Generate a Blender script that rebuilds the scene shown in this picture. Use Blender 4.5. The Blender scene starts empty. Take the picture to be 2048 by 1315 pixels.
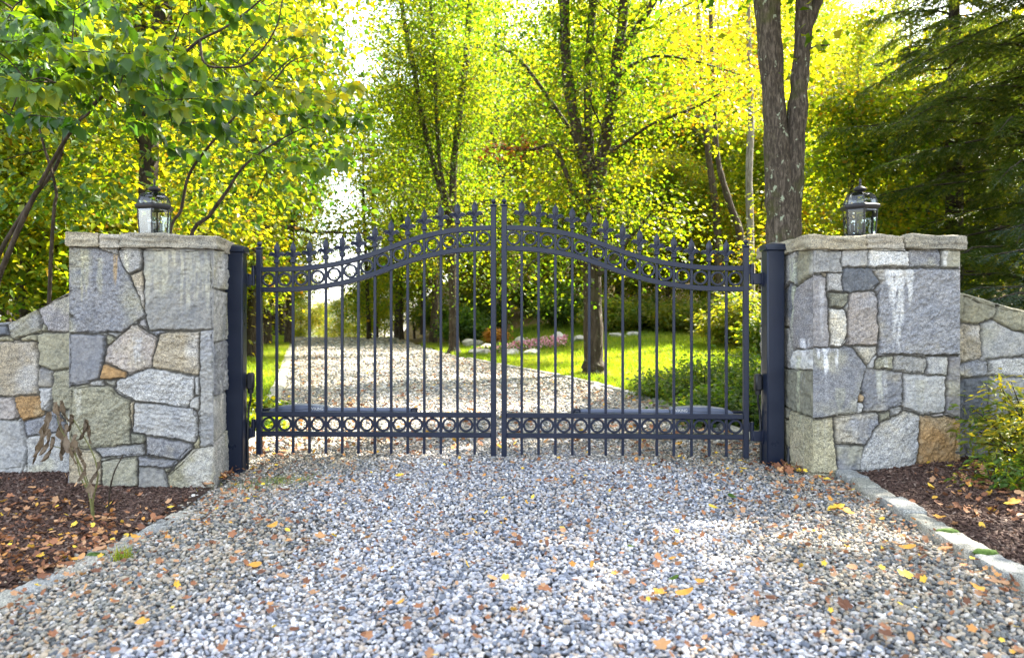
import bpy, math, random
import numpy as np
from mathutils import Vector, Matrix, Quaternion

random.seed(5)
RNG = np.random.default_rng(11)
SC = bpy.context.scene
COL = SC.collection
R = math.radians
F, H, HY = 1480.0, 1.09, 630.0          # focal length in photo pixels, eye height, horizon row


def P(px, py, d):
    return np.array([(px - 1024) * d / F, d, H - (py - HY) * d / F])


def sstep(a, b, x):
    t = np.clip((np.asarray(x, float) - a) / (b - a), 0, 1)
    return t * t * (3 - 2 * t)


# ------------------------------------------------------------------ numeric noise
def _hash(ix, iy, iz, seed):
    h = (ix.astype(np.uint32) * np.uint32(374761393) + iy.astype(np.uint32) * np.uint32(668265263)
         + iz.astype(np.uint32) * np.uint32(2246822519) + np.uint32((seed * 3266489917) & 0xffffffff))
    h = (h ^ (h >> np.uint32(13))) * np.uint32(1274126177)
    h = h ^ (h >> np.uint32(16))
    return h.astype(np.float64) / 4294967295.0


def vnoise(p, seed=0):
    i = np.floor(p).astype(np.int64)
    f = p - i
    f = f * f * (3 - 2 * f)
    out = 0
    for dx in (0, 1):
        for dy in (0, 1):
            for dz in (0, 1):
                w = (f[:, 0] if dx else 1 - f[:, 0]) * (f[:, 1] if dy else 1 - f[:, 1]) * (f[:, 2] if dz else 1 - f[:, 2])
                out = out + w * _hash(i[:, 0] + dx, i[:, 1] + dy, i[:, 2] + dz, seed)
    return out * 2 - 1


def fbm(p, oct=4, seed=0, gain=0.5):
    p = np.asarray(p, float)
    a, s, out = 1.0, 0.0, 0
    for k in range(oct):
        out = out + a * vnoise(p * (2 ** k) + 17.3 * k, seed + k)
        s += a
        a *= gain
    return out / s


# ------------------------------------------------------------------ materials
def new_mat(name):
    m = bpy.data.materials.new(name)
    m.use_nodes = True
    nt = m.node_tree
    nt.nodes.clear()
    return m, nt, nt.nodes.new('ShaderNodeOutputMaterial')


def N(nt, typ, ins=None, **props):
    n = nt.nodes.new(typ)
    for k, v in props.items():
        setattr(n, k, v)
    for k, v in (ins or {}).items():
        s = n.inputs[k]
        if hasattr(v, 'is_output'):
            nt.links.new(v, s)
        else:
            s.default_value = v
    return n


def c4(c):
    return (c[0], c[1], c[2], 1.0)


def ramp(nt, fac, stops, interp='LINEAR'):
    n = nt.nodes.new('ShaderNodeValToRGB')
    n.color_ramp.interpolation = interp
    el = n.color_ramp.elements
    while len(el) < len(stops):
        el.new(0.5)
    for e, (p, c) in zip(el, stops):
        e.position = p
        e.color = c4(c)
    nt.links.new(fac, n.inputs[0])
    return n.outputs[0]


def mixc(nt, fac, a, b, mode='MIX'):
    n = nt.nodes.new('ShaderNodeMix')
    n.data_type = 'RGBA'
    n.blend_type = mode
    for s, v in ((n.inputs[0], fac), (n.inputs[6], a), (n.inputs[7], b)):
        if hasattr(v, 'is_output'):
            nt.links.new(v, s)
        elif isinstance(v, (int, float)):
            s.default_value = v
        else:
            s.default_value = c4(v)
    return n.outputs[2]


def coords(nt, scale=(1, 1, 1), kind='Object'):
    t = N(nt, 'ShaderNodeTexCoord')
    mp = N(nt, 'ShaderNodeMapping', {'Vector': t.outputs[kind], 'Scale': scale})
    return mp.outputs[0]


def noise_tex(nt, vec, scale, detail=4, rough=0.55, dist=0.0):
    n = N(nt, 'ShaderNodeTexNoise', {'Vector': vec, 'Scale': scale, 'Detail': detail, 'Roughness': rough, 'Distortion': dist})
    return n.outputs[0]


def attr(nt, name, out='Fac'):
    a = N(nt, 'ShaderNodeAttribute', attribute_name=name)
    return a.outputs[out]


def finish(nt, outn, sh):
    nt.links.new(sh, outn.inputs[0])


def bump(nt, h, strength, dist=0.01):
    return N(nt, 'ShaderNodeBump', {'Height': h, 'Strength': strength, 'Distance': dist}).outputs[0]


def leaf_mat(name, stops, tstops, mix=0.5, rough=0.42, spec=0.5):
    """thin leaf: reflects on top, lets sunlight through"""
    m, nt, o = new_mat(name)
    a = attr(nt, 'lc')
    col = ramp(nt, a, stops)
    tcol = ramp(nt, a, tstops)
    p = N(nt, 'ShaderNodeBsdfPrincipled', {'Base Color': col, 'Roughness': rough, 'Specular IOR Level': spec})
    t = N(nt, 'ShaderNodeBsdfTranslucent', {'Color': tcol})
    mx = N(nt, 'ShaderNodeMixShader', {0: mix, 1: p.outputs[0], 2: t.outputs[0]})
    finish(nt, o, mx.outputs[0])
    return m


def bark_mat(name, c0, c1, lichen=0.0, moss=0.0, scale=9):
    m, nt, o = new_mat(name)
    v = coords(nt, (1, 1, 0.22))
    n1 = noise_tex(nt, v, scale * 2.2, 6, 0.65, 0.6)
    n2 = noise_tex(nt, coords(nt), 3.5, 5, 0.6)
    col = ramp(nt, n1, [(0.3, [x * 0.45 for x in c0]), (0.48, c0), (0.7, c1)])
    if moss:
        f = ramp(nt, n2, [(0.52, (0, 0, 0)), (0.66, (moss, moss, moss))])
        col = mixc(nt, f, col, (0.07, 0.075, 0.02))
    if lichen:
        nl = noise_tex(nt, coords(nt, (1, 1, 0.7)), 13, 5, 0.6, 0.5)
        f = ramp(nt, nl, [(0.628, (0, 0, 0)), (0.645, (lichen, lichen, lichen))])
        col = mixc(nt, f, col, (0.34, 0.38, 0.27))
    p = N(nt, 'ShaderNodeBsdfPrincipled', {'Base Color': col, 'Roughness': 0.9, 'Specular IOR Level': 0.25, 'Normal': bump(nt, n1, 0.9, 0.03)})
    finish(nt, o, p.outputs[0])
    return m


def metal_mat(name, col, rough=0.38):
    m, nt, o = new_mat(name)
    n1 = noise_tex(nt, coords(nt), 6, 5, 0.6)
    n2 = noise_tex(nt, coords(nt, (1, 1, 0.35)), 45, 4, 0.6)
    dust = ramp(nt, n1, [(0.42, (0, 0, 0)), (0.75, (0.3, 0.3, 0.3))])
    c = mixc(nt, dust, col, [x * 1.6 + 0.006 for x in col])
    r = N(nt, 'ShaderNodeMapRange', {'Value': n1, 'From Min': 0.3, 'From Max': 0.7, 'To Min': rough - 0.07, 'To Max': rough + 0.12}).outputs[0]
    p = N(nt, 'ShaderNodeBsdfPrincipled', {'Base Color': c, 'Roughness': r, 'Specular IOR Level': 0.36, 'Normal': bump(nt, n2, 0.10, 0.002)})
    finish(nt, o, p.outputs[0])
    return m


def plain_mat(name, col, rough=0.6, var=0.25, scale=12, spec=0.4):
    m, nt, o = new_mat(name)
    n1 = noise_tex(nt, coords(nt), scale, 5, 0.6)
    c = ramp(nt, n1, [(0.3, [x * (1 - var) for x in col]), (0.7, [min(1, x * (1 + var)) for x in col])])
    p = N(nt, 'ShaderNodeBsdfPrincipled', {'Base Color': c, 'Roughness': rough, 'Specular IOR Level': spec, 'Normal': bump(nt, n1, 0.15, 0.01)})
    finish(nt, o, p.outputs[0])
    return m


def stone_mat(name, speck=0.5, bstr=0.55):
    """granite: colour of each stone comes with the mesh, crystals and grain from noise"""
    m, nt, o = new_mat(name)
    base = attr(nt, 'stone', 'Color')
    v = coords(nt)
    n1 = noise_tex(nt, v, 150, 3, 0.7)
    n2 = noise_tex(nt, v, 42, 5, 0.65)
    n3 = noise_tex(nt, v, 7, 4, 0.6)
    g1 = ramp(nt, n1, [(0.34, (0.35, 0.36, 0.38)), (0.5, (1, 1, 1)), (0.66, (1.75, 1.72, 1.68))])
    g2 = ramp(nt, n2, [(0.32, (0.62, 0.63, 0.66)), (0.52, (1, 1, 1)), (0.72, (1.3, 1.28, 1.22))])
    g3 = ramp(nt, n3, [(0.3, (0.8, 0.82, 0.86)), (0.7, (1.14, 1.1, 1.03))])
    gr = attr(nt, 'stone', 'Alpha')
    c = mixc(nt, gr, base, g1, 'MULTIPLY')
    c = mixc(nt, 0.85, c, g2, 'MULTIPLY')
    c = mixc(nt, 0.9, c, g3, 'MULTIPLY')
    hh = mixc(nt, 0.5, n1, n2)
    p = N(nt, 'ShaderNodeBsdfPrincipled', {'Base Color': c, 'Roughness': 0.86, 'Specular IOR Level': 0.3, 'Normal': bump(nt, hh, bstr, 0.008)})
    finish(nt, o, p.outputs[0])
    return m


M = {}
M['gate'] = metal_mat('charcoal_paint', (0.0072, 0.0115, 0.028), 0.38)
M['post'] = metal_mat('post_paint', (0.009, 0.014, 0.030), 0.33)
M['lantern'] = metal_mat('bronze_paint', (0.022, 0.021, 0.023), 0.42)
M['stone'] = stone_mat('granite_masonry')
M['kerb'] = stone_mat('kerb_granite', 0.6, 0.5)
M['bark_big'] = bark_mat('bark_lichen', (0.062, 0.049, 0.036), (0.19, 0.155, 0.12), lichen=0.9, moss=0.75, scale=22)
M['bark_dark'] = bark_mat('bark_dark', (0.036, 0.027, 0.019), (0.08, 0.062, 0.046), lichen=0.25, moss=0.5)
M['bark_mid'] = bark_mat('bark_brown', (0.050, 0.036, 0.024), (0.115, 0.088, 0.064), lichen=0.5, moss=0.35)
M['bark_pale'] = bark_mat('bark_pale', (0.20, 0.175, 0.14), (0.36, 0.33, 0.28), lichen=0.2)
M['twig'] = bark_mat('twig_bark', (0.035, 0.026, 0.017), (0.08, 0.06, 0.045))

YG = [(0.0, (0.045, 0.095, 0.014)), (0.35, (0.085, 0.145, 0.016)), (0.7, (0.18, 0.19, 0.018)), (0.9, (0.28, 0.22, 0.02)), (1.0, (0.30, 0.13, 0.018))]
YGT = [(0.0, (0.075, 0.19, 0.006)), (0.35, (0.19, 0.30, 0.006)), (0.68, (0.42, 0.43, 0.007)), (0.92, (0.64, 0.48, 0.008)), (1.0, (0.62, 0.27, 0.01))]
M['leaf_bg'] = leaf_mat('woodland_leaf', YG, YGT, 0.6, 0.5, 0.22)
GR = [(0.0, (0.024, 0.065, 0.016)), (0.6, (0.055, 0.13, 0.022)), (0.85, (0.15, 0.23, 0.04)), (1.0, (0.25, 0.26, 0.045))]
GRT = [(0.0, (0.06, 0.17, 0.006)), (0.4, (0.18, 0.30, 0.006)), (0.7, (0.43, 0.43, 0.007)), (1.0, (0.66, 0.48, 0.008))]
M['leaf_big'] = leaf_mat('broad_leaf', GR, GRT, 0.5, 0.4, 0.35)
M['leaf_dark'] = leaf_mat('understorey_leaf', [(0.0, (0.04, 0.085, 0.018)), (0.6, (0.10, 0.15, 0.028)), (1.0, (0.22, 0.21, 0.05))],
                          [(0.0, (0.08, 0.2, 0.01)), (0.6, (0.28, 0.40, 0.012)), (1.0, (0.55, 0.50, 0.015))], 0.48, 0.5, 0.25)
M['needle'] = leaf_mat('conifer_needle', [(0.0, (0.028, 0.055, 0.014)), (0.6, (0.06, 0.095, 0.02)), (1.0, (0.15, 0.13, 0.03))],
                       [(0.0, (0.06, 0.12, 0.008)), (0.7, (0.18, 0.22, 0.012)), (1.0, (0.38, 0.32, 0.015))], 0.4, 0.5, 0.3)
M['needle_blue'] = leaf_mat('spruce_needle', [(0.0, (0.03, 0.06, 0.045)), (1.0, (0.075, 0.12, 0.085))],
                            [(0.0, (0.03, 0.07, 0.03)), (1.0, (0.08, 0.13, 0.06))], 0.2, 0.5)
M['leaf_red'] = leaf_mat('russet_leaf', [(0.0, (0.09, 0.03, 0.015)), (1.0, (0.26, 0.09, 0.03))],
                         [(0.0, (0.25, 0.06, 0.015)), (1.0, (0.5, 0.16, 0.02))], 0.45, 0.6)
M['leaf_orange'] = leaf_mat('orange_leaf', [(0.0, (0.25, 0.12, 0.02)), (1.0, (0.45, 0.2, 0.03))],
                            [(0.0, (0.5, 0.25, 0.02)), (1.0, (0.7, 0.35, 0.03))], 0.5, 0.6)
M['leaf_dead'] = leaf_mat('withered_leaf', [(0.0, (0.08, 0.058, 0.038)), (1.0, (0.27, 0.205, 0.14))],
                          [(0.0, (0.08, 0.05, 0.02)), (1.0, (0.16, 0.11, 0.05))], 0.2, 0.8, 0.2)
M['litter'] = leaf_mat('litter_leaf', [(0.0, (0.12, 0.05, 0.028)), (0.35, (0.33, 0.14, 0.065)), (0.65, (0.50, 0.29, 0.15)), (0.85, (0.58, 0.25, 0.05)), (1.0, (0.80, 0.56, 0.06))],
                       [(0.0, (0.10, 0.04, 0.02)), (1.0, (0.4, 0.2, 0.04))], 0.12, 0.7, 0.3)
M['grass'] = leaf_mat('grass_blade', [(0.0, (0.07, 0.12, 0.014)), (0.6, (0.16, 0.21, 0.025)), (1.0, (0.32, 0.28, 0.08))],
                      [(0.0, (0.20, 0.36, 0.01)), (0.6, (0.42, 0.54, 0.015)), (1.0, (0.6, 0.52, 0.04))], 0.5, 0.5, 0.25)
M['petal'] = leaf_mat('pink_petal', [(0.0, (0.5, 0.12, 0.2)), (0.6, (0.7, 0.3, 0.4)), (1.0, (0.8, 0.62, 0.62))],
                      [(0.0, (0.5, 0.12, 0.2)), (1.0, (0.8, 0.5, 0.55))], 0.4, 0.6)


def pebble_material():
    m, nt, o = new_mat('pebble')
    a = attr(nt, 'pc')
    w = attr(nt, 'tint')
    cool = ramp(nt, a, [(0.0, (0.085, 0.095, 0.115)), (0.2, (0.19, 0.205, 0.24)), (0.42, (0.37, 0.38, 0.43)), (0.58, (0.40, 0.385, 0.375)), (0.70, (0.43, 0.34, 0.265)), (0.80, (0.46, 0.44, 0.43)), (0.92, (0.60, 0.58, 0.57)), (1.0, (0.78, 0.77, 0.77))])
    warm = ramp(nt, a, [(0.0, (0.08, 0.085, 0.085)), (0.25, (0.17, 0.17, 0.155)), (0.5, (0.27, 0.25, 0.195)), (0.72, (0.37, 0.29, 0.195)), (0.9, (0.44, 0.39, 0.32)), (1.0, (0.60, 0.57, 0.52))])
    c = mixc(nt, w, cool, warm)
    v = coords(nt)
    n1 = noise_tex(nt, v, 70, 4, 0.65)
    g = ramp(nt, n1, [(0.3, (0.72, 0.72, 0.74)), (0.5, (1, 1, 1)), (0.72, (1.2, 1.18, 1.14))])
    c = mixc(nt, 1.0, c, g, 'MULTIPLY')
    p = N(nt, 'ShaderNodeBsdfPrincipled', {'Base Color': c, 'Roughness': 0.78, 'Specular IOR Level': 0.35, 'Normal': bump(nt, n1, 0.3, 0.006)})
    finish(nt, o, p.outputs[0])
    return m


def gravel_sheet_material():
    m, nt, o = new_mat('gravel_bed')
    v = coords(nt)
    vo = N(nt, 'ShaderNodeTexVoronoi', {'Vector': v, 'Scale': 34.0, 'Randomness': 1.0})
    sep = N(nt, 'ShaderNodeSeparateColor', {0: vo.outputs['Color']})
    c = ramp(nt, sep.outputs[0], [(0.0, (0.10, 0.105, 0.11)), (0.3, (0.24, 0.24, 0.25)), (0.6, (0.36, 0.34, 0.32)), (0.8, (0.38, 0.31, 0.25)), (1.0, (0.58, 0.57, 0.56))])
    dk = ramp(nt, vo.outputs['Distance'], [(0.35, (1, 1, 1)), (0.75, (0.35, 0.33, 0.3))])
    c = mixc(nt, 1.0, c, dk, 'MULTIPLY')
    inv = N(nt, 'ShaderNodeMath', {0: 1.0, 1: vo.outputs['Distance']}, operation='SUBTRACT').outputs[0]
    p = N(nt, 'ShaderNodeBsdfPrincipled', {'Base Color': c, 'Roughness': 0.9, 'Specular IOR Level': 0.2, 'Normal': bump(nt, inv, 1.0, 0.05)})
    finish(nt, o, p.outputs[0])
    return m


def ground_like(name, stops, scale, bs=0.6, bd=0.03, fine=60):
    m, nt, o = new_mat(name)
    v = coords(nt)
    n1 = noise_tex(nt, v, scale, 6, 0.65)
    n2 = noise_tex(nt, v, fine, 5, 0.7)
    c = ramp(nt, n1, stops)
    g = ramp(nt, n2, [(0.3, (0.55, 0.55, 0.55)), (0.7, (1.35, 1.35, 1.3))])
    c = mixc(nt, 1.0, c, g, 'MULTIPLY')
    p = N(nt, 'ShaderNodeBsdfPrincipled', {'Base Color': c, 'Roughness': 0.95, 'Specular IOR Level': 0.15, 'Normal': bump(nt, n2, bs, bd)})
    finish(nt, o, p.outputs[0])
    return m


M['pebble'] = pebble_material()
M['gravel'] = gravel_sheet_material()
M['ground'] = ground_like('forest_floor', [(0.3, (0.08, 0.06, 0.03)), (0.5, (0.19, 0.13, 0.055)), (0.7, (0.20, 0.18, 0.05))], 1.3)
M['lawn'] = ground_like('lawn_turf', [(0.3, (0.030, 0.065, 0.012)), (0.6, (0.055, 0.10, 0.016)), (0.75, (0.10, 0.11, 0.03))], 0.8, fine=120)
M['mulch'] = ground_like('mulch_bed_soil', [(0.3, (0.030, 0.018, 0.014)), (0.7, (0.065, 0.040, 0.030))], 14, fine=80)


def chip_material():
    m, nt, o = new_mat('bark_chip')
    a = attr(nt, 'pc')
    c = ramp(nt, a, [(0.0, (0.036, 0.019, 0.014)), (0.5, (0.078, 0.044, 0.032)), (0.85, (0.13, 0.077, 0.056)), (0.95, (0.16, 0.11, 0.085)), (1.0, (0.30, 0.22, 0.17))])
    p = N(nt, 'ShaderNodeBsdfPrincipled', {'Base Color': c, 'Roughness': 0.85, 'Specular IOR Level': 0.3})
    finish(nt, o, p.outputs[0])
    return m


M['chip'] = chip_material()


def rock_material():
    m, nt, o = new_mat('garden_rock')
    v = coords(nt)
    n1 = noise_tex(nt, v, 5, 7, 0.65)
    c = ramp(nt, n1, [(0.3, (0.16, 0.155, 0.14)), (0.5, (0.34, 0.32, 0.28)), (0.62, (0.45, 0.43, 0.39)), (0.75, (0.22, 0.22, 0.12))])
    p = N(nt, 'ShaderNodeBsdfPrincipled', {'Base Color': c, 'Roughness': 0.9, 'Normal': bump(nt, n1, 0.8, 0.05)})
    finish(nt, o, p.outputs[0])
    return m


M['rock'] = rock_material()
M['moss'] = plain_mat('moss_green', (0.07, 0.12, 0.02), 0.95, 0.5, 90)


def glass_mat(name, refl, rough, tint, painted_glare=0.0):
    m, nt, o = new_mat(name)
    fr = N(nt, 'ShaderNodeFresnel', {'IOR': 1.5})
    f = N(nt, 'ShaderNodeMath', {0: fr.outputs[0], 1: refl}, operation='ADD', use_clamp=True).outputs[0]
    tr = N(nt, 'ShaderNodeBsdfTransparent', {'Color': c4(tint)})
    gl = N(nt, 'ShaderNodeBsdfGlossy', {'Color': (0.95, 0.97, 1, 1), 'Roughness': rough})
    if painted_glare:  # pale diffuse layer imitating a bright reflection in the pane
        df = N(nt, 'ShaderNodeBsdfTranslucent', {'Color': (0.8, 0.85, 0.9, 1)})
        d2 = N(nt, 'ShaderNodeBsdfDiffuse', {'Color': (0.75, 0.8, 0.86, 1)})
        dd = N(nt, 'ShaderNodeMixShader', {0: 0.6, 1: df.outputs[0], 2: d2.outputs[0]})
        tr = N(nt, 'ShaderNodeMixShader', {0: painted_glare, 1: tr.outputs[0], 2: dd.outputs[0]})
    mx = N(nt, 'ShaderNodeMixShader', {0: f, 1: tr.outputs[0], 2: gl.outputs[0]})
    finish(nt, o, mx.outputs[0])
    return m


M['glass'] = glass_mat('lantern_glass', 0.02, 0.02, (0.84, 0.88, 0.84))
M['glass_bright'] = glass_mat('lantern_glass_sky_glare', 0.10, 0.05, (0.85, 0.9, 0.95), painted_glare=0.24)  # milky tone stands in for sky mirrored in one clear pane
M['bulb'] = glass_mat('bulb_glass', 0.25, 0.05, (0.92, 0.94, 0.95))
M['candle'] = plain_mat('candle_sleeve', (0.35, 0.36, 0.36), 0.5, 0.1)
M['plastic'] = plain_mat('grey_plastic', (0.11, 0.13, 0.19), 0.42, 0.06, 5, 0.5)
M['black'] = plain_mat('black_plastic', (0.012, 0.013, 0.016), 0.45, 0.2, 20)
M['white_ink'] = plain_mat('white_lettering', (0.78, 0.78, 0.76), 0.6, 0.03)


# ------------------------------------------------------------------ objects and meshes
def link(o, parent=None):
    COL.objects.link(o)
    if parent is not None:
        o.parent = parent
    return o


def tag(o, label=None, cat=None, group=None, kind=None):
    if label: o['label'] = label
    if cat: o['category'] = cat
    if group: o['group'] = group
    if kind: o['kind'] = kind
    return o


def thing(name, loc, label, cat, group=None, rz=0.0):
    o = bpy.data.objects.new(name, None)
    o.empty_display_size = 0.1
    o.location = loc
    o.rotation_euler = (0, 0, rz)
    link(o)
    return tag(o, label, cat, group)


def np_mesh(name, V, faces, smooth=False, attrs=None, mats=()):
    """V (n,3); faces: list of integer arrays (m,k)"""
    V = np.ascontiguousarray(V, np.float32)
    me = bpy.data.meshes.new(name)
    faces = [np.asarray(f, np.int32) for f in faces if len(f)]
    nl = sum(f.size for f in faces)
    npg = sum(len(f) for f in faces)
    me.vertices.add(len(V))
    me.vertices.foreach_set('co', V.ravel())
    me.loops.add(nl)
    me.polygons.add(npg)
    me.loops.foreach_set('vertex_index', np.concatenate([f.ravel() for f in faces]))
    tot = np.concatenate([np.full(len(f), f.shape[1], np.int32) for f in faces])
    st = np.concatenate([[0], np.cumsum(tot)[:-1]]).astype(np.int32)
    me.polygons.foreach_set('loop_start', st)
    me.polygons.foreach_set('loop_total', tot)
    if smooth:
        me.polygons.foreach_set('use_smooth', np.ones(npg, bool))
    me.update(calc_edges=True)
    for k, a in (attrs or {}).items():
        a = np.asarray(a, np.float32)
        if a.ndim == 1:
            at = me.attributes.new(k, 'FLOAT', 'POINT')
            at.data.foreach_set('value', a)
        else:
            at = me.attributes.new(k, 'FLOAT_COLOR', 'POINT')
            if a.shape[1] == 3:
                a = np.concatenate([a, np.ones((len(a), 1), np.float32)], 1)
            at.data.foreach_set('color', np.ascontiguousarray(a).ravel())
    for m in mats:
        me.materials.append(m)
    return me


def np_obj(name, V, faces, mat, parent=None, smooth=False, attrs=None):
    return link(bpy.data.objects.new(name, np_mesh(name, V, faces, smooth, attrs, (mat,))), parent)


class MB:
    """collects shapes into one mesh"""

    def __init__(s):
        s.V, s.F, s.n = [], [], 0

    def add(s, V, F_):
        V = np.asarray(V, float)
        s.V.append(V)
        for f in F_:
            s.F.append([i + s.n for i in f])
        s.n += len(V)
        return s

    def box(s, c, size, M3=None, bev=0.0):
        c = np.asarray(c, float)
        hx, hy, hz = [k / 2 for k in size]
        b = min(bev, hx * 0.9, hy * 0.9, hz * 0.9)
        if b <= 0:
            V = np.array([(x, y, z) for x in (-hx, hx) for y in (-hy, hy) for z in (-hz, hz)])
            Fc = [(0, 1, 3, 2), (4, 6, 7, 5), (0, 4, 5, 1), (2, 3, 7, 6), (0, 2, 6, 4), (1, 5, 7, 3)]
        else:
            V, Fc, idx = [], [], {}
            for sx in (-1, 1):
                for sy in (-1, 1):
                    for sz in (-1, 1):
                        for a in range(3):
                            q = [sx * (hx - b), sy * (hy - b), sz * (hz - b)]
                            q[a] = (sx * hx, sy * hy, sz * hz)[a]
                            idx[(sx, sy, sz, a)] = len(V)
                            V.append(q)
            for a in range(3):
                o1, o2 = [k for k in range(3) if k != a]
                for sa in (-1, 1):
                    loop = []
                    for s1, s2 in ((-1, -1), (1, -1), (1, 1), (-1, 1)):
                        q = [0, 0, 0]
                        q[a], q[o1], q[o2] = sa, s1, s2
                        loop.append(idx[(*q, a)])
                    if (sa > 0) == (a == 1):
                        loop.reverse()
                    Fc.append(loop)
            for a in range(3):
                o1, o2 = [k for k in range(3) if k != a]
                for s1 in (-1, 1):
                    for s2 in (-1, 1):
                        q0, q1 = [0, 0, 0], [0, 0, 0]
                        q0[a], q1[a] = -1, 1
                        for q in (q0, q1):
                            q[o1], q[o2] = s1, s2
                        Fc.append([idx[(*q0, o1)], idx[(*q1, o1)], idx[(*q1, o2)], idx[(*q0, o2)]])
            for sx in (-1, 1):
                for sy in (-1, 1):
                    for sz in (-1, 1):
                        Fc.append([idx[(sx, sy, sz, a)] for a in range(3)])
            V = np.array(V)
        if M3 is not None:
            V = V @ np.asarray(M3).T
        return s.add(V + c, Fc)

    def tube(s, pts, rad, n=8, cap=True, sy=1.0):
        V, Fq = tube_np(np.asarray(pts, float), np.asarray(rad, float) if np.ndim(rad) else np.full(len(pts), rad), n)
        Fq = [list(f) for f in Fq]
        if cap:
            Fq.append(list(range(n))[::-1])
            Fq.append(list(range(len(V) - n, len(V))))
        return s.add(V, Fq)

    def lathe(s, prof, n=16, c=(0, 0, 0), phase=0.0):
        V, Fc = [], []
        for r, z in prof:
            for k in range(n):
                a = phase + 2 * math.pi * k / n
                V.append((c[0] + r * math.cos(a), c[1] + r * math.sin(a), c[2] + z))
        for i in range(len(prof) - 1):
            for k in range(n):
                Fc.append((i * n + k, i * n + (k + 1) % n, (i + 1) * n + (k + 1) % n, (i + 1) * n + k))
        Fc.append(list(range(n))[::-1])
        Fc.append([(len(prof) - 1) * n + k for k in range(n)])
        return s.add(V, Fc)

    def ring(s, c, ro, ri, depth, n=28):
        """flat square-section ring in the XZ plane"""
        V, Fc = [], []
        b = 0.0025
        sec = [(ri, -depth / 2 + b), (ri + b, -depth / 2), (ro - b, -depth / 2), (ro, -depth / 2 + b), (ro, depth / 2 - b), (ro - b, depth / 2), (ri + b, depth / 2), (ri, depth / 2 - b)]
        k = len(sec)
        for i in range(n):
            a = 2 * math.pi * i / n
            for r, y in sec:
                V.append((c[0] + r * math.cos(a), c[1] + y, c[2] + r * math.sin(a)))
        for i in range(n):
            j = (i + 1) % n
            for q in range(k):
                q2 = (q + 1) % k
                Fc.append((i * k + q, i * k + q2, j * k + q2, j * k + q))
        return s.add(V, Fc)

    def sweep_rect(s, pts, w, d, bev=0.003):
        """bar of height w and depth d swept along a path in the XZ plane (local frame)"""
        pts = np.asarray(pts, float)
        t = np.gradient(pts, axis=0)
        t /= np.linalg.norm(t, axis=1)[:, None]
        nrm = np.stack([-t[:, 2], np.zeros(len(t)), t[:, 0]], 1)
        sec = [(-w / 2, -d / 2 + bev), (-w / 2 + bev, -d / 2), (w / 2 - bev, -d / 2), (w / 2, -d / 2 + bev), (w / 2, d / 2 - bev), (w / 2 - bev, d / 2), (-w / 2 + bev, d / 2), (-w / 2, d / 2 - bev)]
        V, Fc, k = [], [], len(sec)
        for p, n_ in zip(pts, nrm):
            for a, y in sec:
                V.append(p + n_ * a + np.array([0, y, 0]))
        for i in range(len(pts) - 1):
            for q in range(k):
                q2 = (q + 1) % k
                Fc.append((i * k + q, (i + 1) * k + q, (i + 1) * k + q2, i * k + q2))
        Fc.append(list(range(k)))
        Fc.append([(len(pts) - 1) * k + q for q in range(k)][::-1])
        return s.add(V, Fc)

    def mesh(s, name, mat, smooth=False):
        me = bpy.data.meshes.new(name)
        me.from_pydata(np.concatenate(s.V).tolist(), [], s.F)
        me.materials.append(mat)
        import bmesh
        b = bmesh.new()
        b.from_mesh(me)
        bmesh.ops.recalc_face_normals(b, faces=b.faces)
        b.to_mesh(me)
        b.free()
        if smooth:
            me.polygons.foreach_set('use_smooth', np.ones(len(me.polygons), bool))
            if smooth != 'all':
                me.set_sharp_from_angle(angle=R(smooth))
        return me

    def obj(s, name, mat, parent=None, smooth=False):
        return link(bpy.data.objects.new(name, s.mesh(name, mat, smooth)), parent)


def tube_np(pts, rad, n=8):
    t = np.gradient(pts, axis=0)
    t /= np.maximum(np.linalg.norm(t, axis=1)[:, None], 1e-9)
    up = np.array([0.13, 0.97, 0.2]) if abs(t[0][2]) > 0.6 else np.array([0.1, 0.15, 1.0])
    V = []
    a = np.arange(n) * 2 * math.pi / n
    e1 = np.cross(t[0], up)
    for i in range(len(pts)):
        e1 = e1 - t[i] * np.dot(e1, t[i])
        e1 /= max(np.linalg.norm(e1), 1e-9)
        e2 = np.cross(t[i], e1)
        V.append(pts[i] + rad[i] * (np.cos(a)[:, None] * e1 + np.sin(a)[:, None] * e2))
    V = np.concatenate(V)
    m = len(pts)
    i, k = np.meshgrid(np.arange(m - 1), np.arange(n), indexing='ij')
    k2 = (k + 1) % n
    Fq = np.stack([i * n + k, i * n + k2, (i + 1) * n + k2, (i + 1) * n + k], -1).reshape(-1, 4)
    return V, Fq


def spline(pts, n):
    """Catmull-Rom through the points (any number of columns)"""
    p = np.asarray(pts, float)
    if len(p) == 2:
        return p[0] + (p[1] - p[0]) * np.linspace(0, 1, n)[:, None]
    q = np.vstack([2 * p[0] - p[1], p, 2 * p[-1] - p[-2]])
    out = []
    for t in np.linspace(0, len(p) - 1, n):
        i = min(int(t), len(p) - 2)
        f = t - i
        a, b, c, d = q[i], q[i + 1], q[i + 2], q[i + 3]
        out.append(0.5 * ((2 * b) + (c - a) * f + (2 * a - 5 * b + 4 * c - d) * f * f + (3 * b - a - 3 * c + d) * f ** 3))
    return np.array(out)


# ------------------------------------------------------------------ terrain
XR_Y = [0, 2, 5, 6.2, 9.3, 11.1, 13.1, 15.8, 18.8, 24.8, 37.5, 60]
XR_X = [2.0, 2.02, 2.16, 2.1, 1.81, 1.4, .81, -.2, -1.3, -2.97, -5.9, -11]
XL_Y = [0, 3, 4, 5, 6, 8, 12, 27, 37.5, 60]
XL_X = [-2.25, -2.04, -1.86, -1.95, -2.25, -2.6, -3.7, -8, -11, -17]


def xr(y):
    return np.interp(y, XR_Y, XR_X)


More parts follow.
